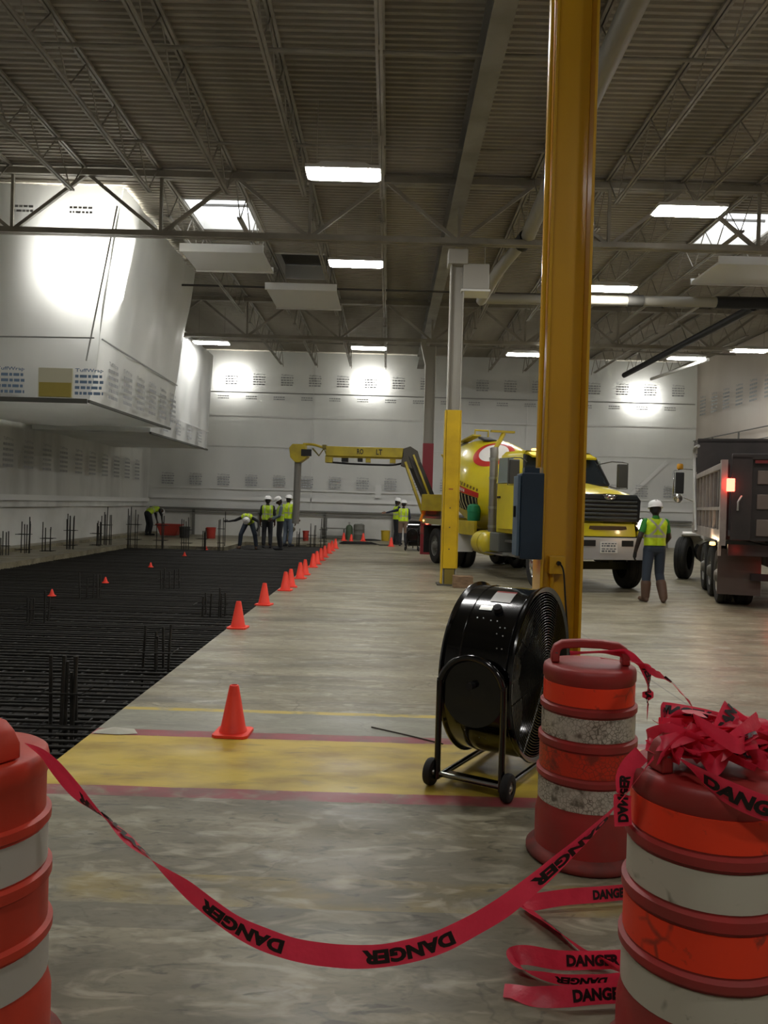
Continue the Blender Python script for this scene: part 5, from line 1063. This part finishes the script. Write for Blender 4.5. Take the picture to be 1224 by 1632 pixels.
crouch = dict(pel=(0, .18, .70), wst=(0, .12, .86), chs=(0, .0, 1.08), nck=(0, -.04, 1.24), hd=(0, -.08, 1.38), shL=(-.18, -.01, 1.17), shR=(.18, -.01, 1.17), elL=(-.26, -.1, .92), wrL=(-.18, -.32, .84), haL=(-.14, -.4, .82), elR=(.26, -.1, .92), wrR=(.18, -.32, .84), haR=(.14, -.4, .82),
              hpL=(-.09, .18, .68), knL=(-.14, -.18, .48), anL=(-.13, .06, .10), toL=(-.15, -.12, .045), hpR=(.09, .18, .68), knR=(.14, -.18, .48), anR=(.13, .06, .10), toR=(.15, -.12, .045))
person('worker in a lime vest half crouching by the drop chute', (-4.1, 32.2, 0), PI*.6, crouch, vesty, skind, cam_, skind, None, bootm, sc=1.05)
stoop = dict(bend, elL=(-.22, -.28, .86), wrL=(-.18, -.34, .62), haL=(-.17, -.36, .52), elR=(.22, -.28, .86), wrR=(.2, -.34, .62), haR=(.19, -.36, .52), knL=(-.12, .16, .5), anL=(-.13, .22, .1), toL=(-.14, .02, .045), knR=(.12, .16, .5), anR=(.13, .22, .1), toR=(.14, .02, .045))
person('worker in dark clothes stooping over in the far corner of the hall', (-10.15, 33.8, 0), PI*.78, stoop, dkb, dkb, dkt, skind, None, dkt, vestmat=vest2, hat=True)
t = thing('measuring_rod', 'thin black upright rod held by the bending worker', 'rod', (-5.74, 27.62, D+.02)); MB().tube([(0, 0, 0), (0, 0, 1.62)], .014, 8).build('rod', rebarm, t); MB().lathe([(.0005, 0), (.05, 0), (.05, .02), (.0005, .025)], 10).build('foot', rebarm, t)
# ================================================================== FAR CLUTTER
def bucket(label, loc, c, hgt=.38, r=.15, cat='bucket'):
    t = thing('bucket', label, cat, loc); k = hgt
    MB().lathe([(.0005, .01), (r*.86, .0), (r*.88, .01), (r, k-.05), (r+.012, k-.045), (r+.012, k-.02), (r, k-.015), (r+.006, k), (r-.012, k), (r*.86, .02), (.0005, .02)], 24).build('pail', c, t, smooth=40)
    MB().tube([((r+.012)*math.cos(a), -.02-.09*math.sin(a), k-.03-.10*math.sin(a)) for a in [PI*j/14 for j in range(15)]], .004, 5).build('bail_handle', zinc, t); return t
redp = mat('red_plastic', 'a03226', .5); ybk = mat('bucket_yellow', 'c3a52a', .5)
bucket('tall red pail on the slab at the far end of the pit', (-7.38, 32.7, 0), redp, .46, .2); bucket('dark grey pail beside the red tub at the far wall', (-8.46, 32.6, 0), mat('pail_dark', '2b2c2b', .6), .46, .22)
bucket('yellow pail at the foot of the far wall', (-.1, 34.9, 0), ybk, .46, .2); bucket('slim red pail standing by the drop chute', (-3.45, 33.0, 0), redp, .42, .13)
t = thing('tub', 'wide red plastic tub standing near the stooping worker', 'tub', (-9.25, 33.2, 0)); MB().prism([(-.32, .05), (-.5, .5), (.5, .5), (.32, .05)], -.28, .28).build('shell', redp, t, smooth=0, bevel=.03); MB().lohi((-.53, -.31, .48), (.53, .31, .54)).build('rim', redp, t, smooth=0, bevel=.01)
t = thing('gas_cylinder', 'green gas cylinder with a valve standing at the far wall', 'cylinder', (-1.74, 35.3, 0)); MB().lathe([(.0005, 0), (.15, 0), (.16, .03), (.16, .5), (.13, .6), (.05, .66), (.0005, .66)], 20).build('tank', mat('cyl_green', '4f6048', .5), t, smooth=45); MB().tube([(0, 0, .64), (0, 0, .78)], .03, 8).tube([(-.06, 0, .74), (.06, 0, .74)], .02, 6).build('valve', zinc, t)
t = thing('barrel', 'squat grey barrel standing beside the green gas cylinder', 'barrel', (-1.3, 35.3, 0)); MB().lathe([(.0005, 0), (.24, 0), (.25, .02), (.25, .22), (.262, .24), (.25, .26), (.25, .44), (.262, .46), (.25, .48), (.25, .66), (.2, .7), (.0005, .7)], 28).build('shell', mat('barrel_grey', '6c6c64', .6), t, smooth=40); MB().tube([(.1, 0, .7), (.1, 0, .73)], .03, 10).build('bung', zinc, t)
t = thing('work_table', 'low grey table standing at the far wall behind the cones', 'table', (-2.45, 35.2, 0)); MB().lohi((-.55, -.25, .46), (.55, .25, .5)).build('table_top', mat('table_grey', '77776f', .6), t, smooth=0)
for x in (-.48, .48):
    for y in (-.2, .2): MB().tube([(x, y, 0), (x, y, .46)], .02, 6).build('leg', darksteel, t)
MB().lohi((-.5, -.22, .12), (.5, .22, .15)).build('shelf', mat('table_grey2', '66675f', .6), t, smooth=0)
t = thing('air_hose', 'black hose coiled loosely on the floor past the end of the cones', 'hose', (-1.2, 31.2, 0))
pts = []
for k in range(70):
    a = k*.27; pts.append((.75*math.cos(a)*(1-.004*k), .5*math.sin(a)*(1-.004*k), .02+.0012*k))
MB().tube(pts+[(.9, -.35, .02), (1.2, -.3, .02), (1.3, -.35, .02)], .02, 6).build('coil', rubber, t, smooth=60); MB().tube([(1.29, -.345, .02), (1.4, -.38, .02)], .026, 8).build('coupling', zinc, t)
m = MB(); m.lathe([(.0005, .05), (.2, .06), (.42, .03), (.46, .0)], 18, (0, 0, 0)); o = m.build('tarp_bundle', rubber, smooth=60); o.location = (-.75, 34.9, 0); tag(o, 'flat black bundle of sheeting lying by the far wall', 'bundle')
m = MB(); m.add([(-.14, -.05, .004), (.05, -.07, .006), (.17, -.03, .004), (.12, .05, .012), (-.02, .06, .018), (-.13, .03, .006), (0, 0, .03)], [(0, 1, 6), (1, 2, 6), (2, 3, 6), (3, 4, 6), (4, 5, 6), (5, 0, 6)]); o = m.build('paper_scrap', mat('scrap_white', 'b9b6a8', .8), smooth=0); o.location = (-1.87, 5.46, 0); tag(o, 'torn white scrap lying at the end of the red stripe', 'scrap')
p0, p1 = gnd(592, 1160), gnd(706, 1187); tag(setloc(MB().tube(spline([(p0.x, p0.y, .006), ((p0.x+p1.x)/2, (p0.y+p1.y)/2+.01, .006), (p1.x, p1.y, .006)], 10), .005, 5).build('thin_cable', mat('cable_brown', '3a3026', .7)), (p0.x, p0.y, 0)), 'thin brown cable lying across the yellow band near the fan', 'cable')
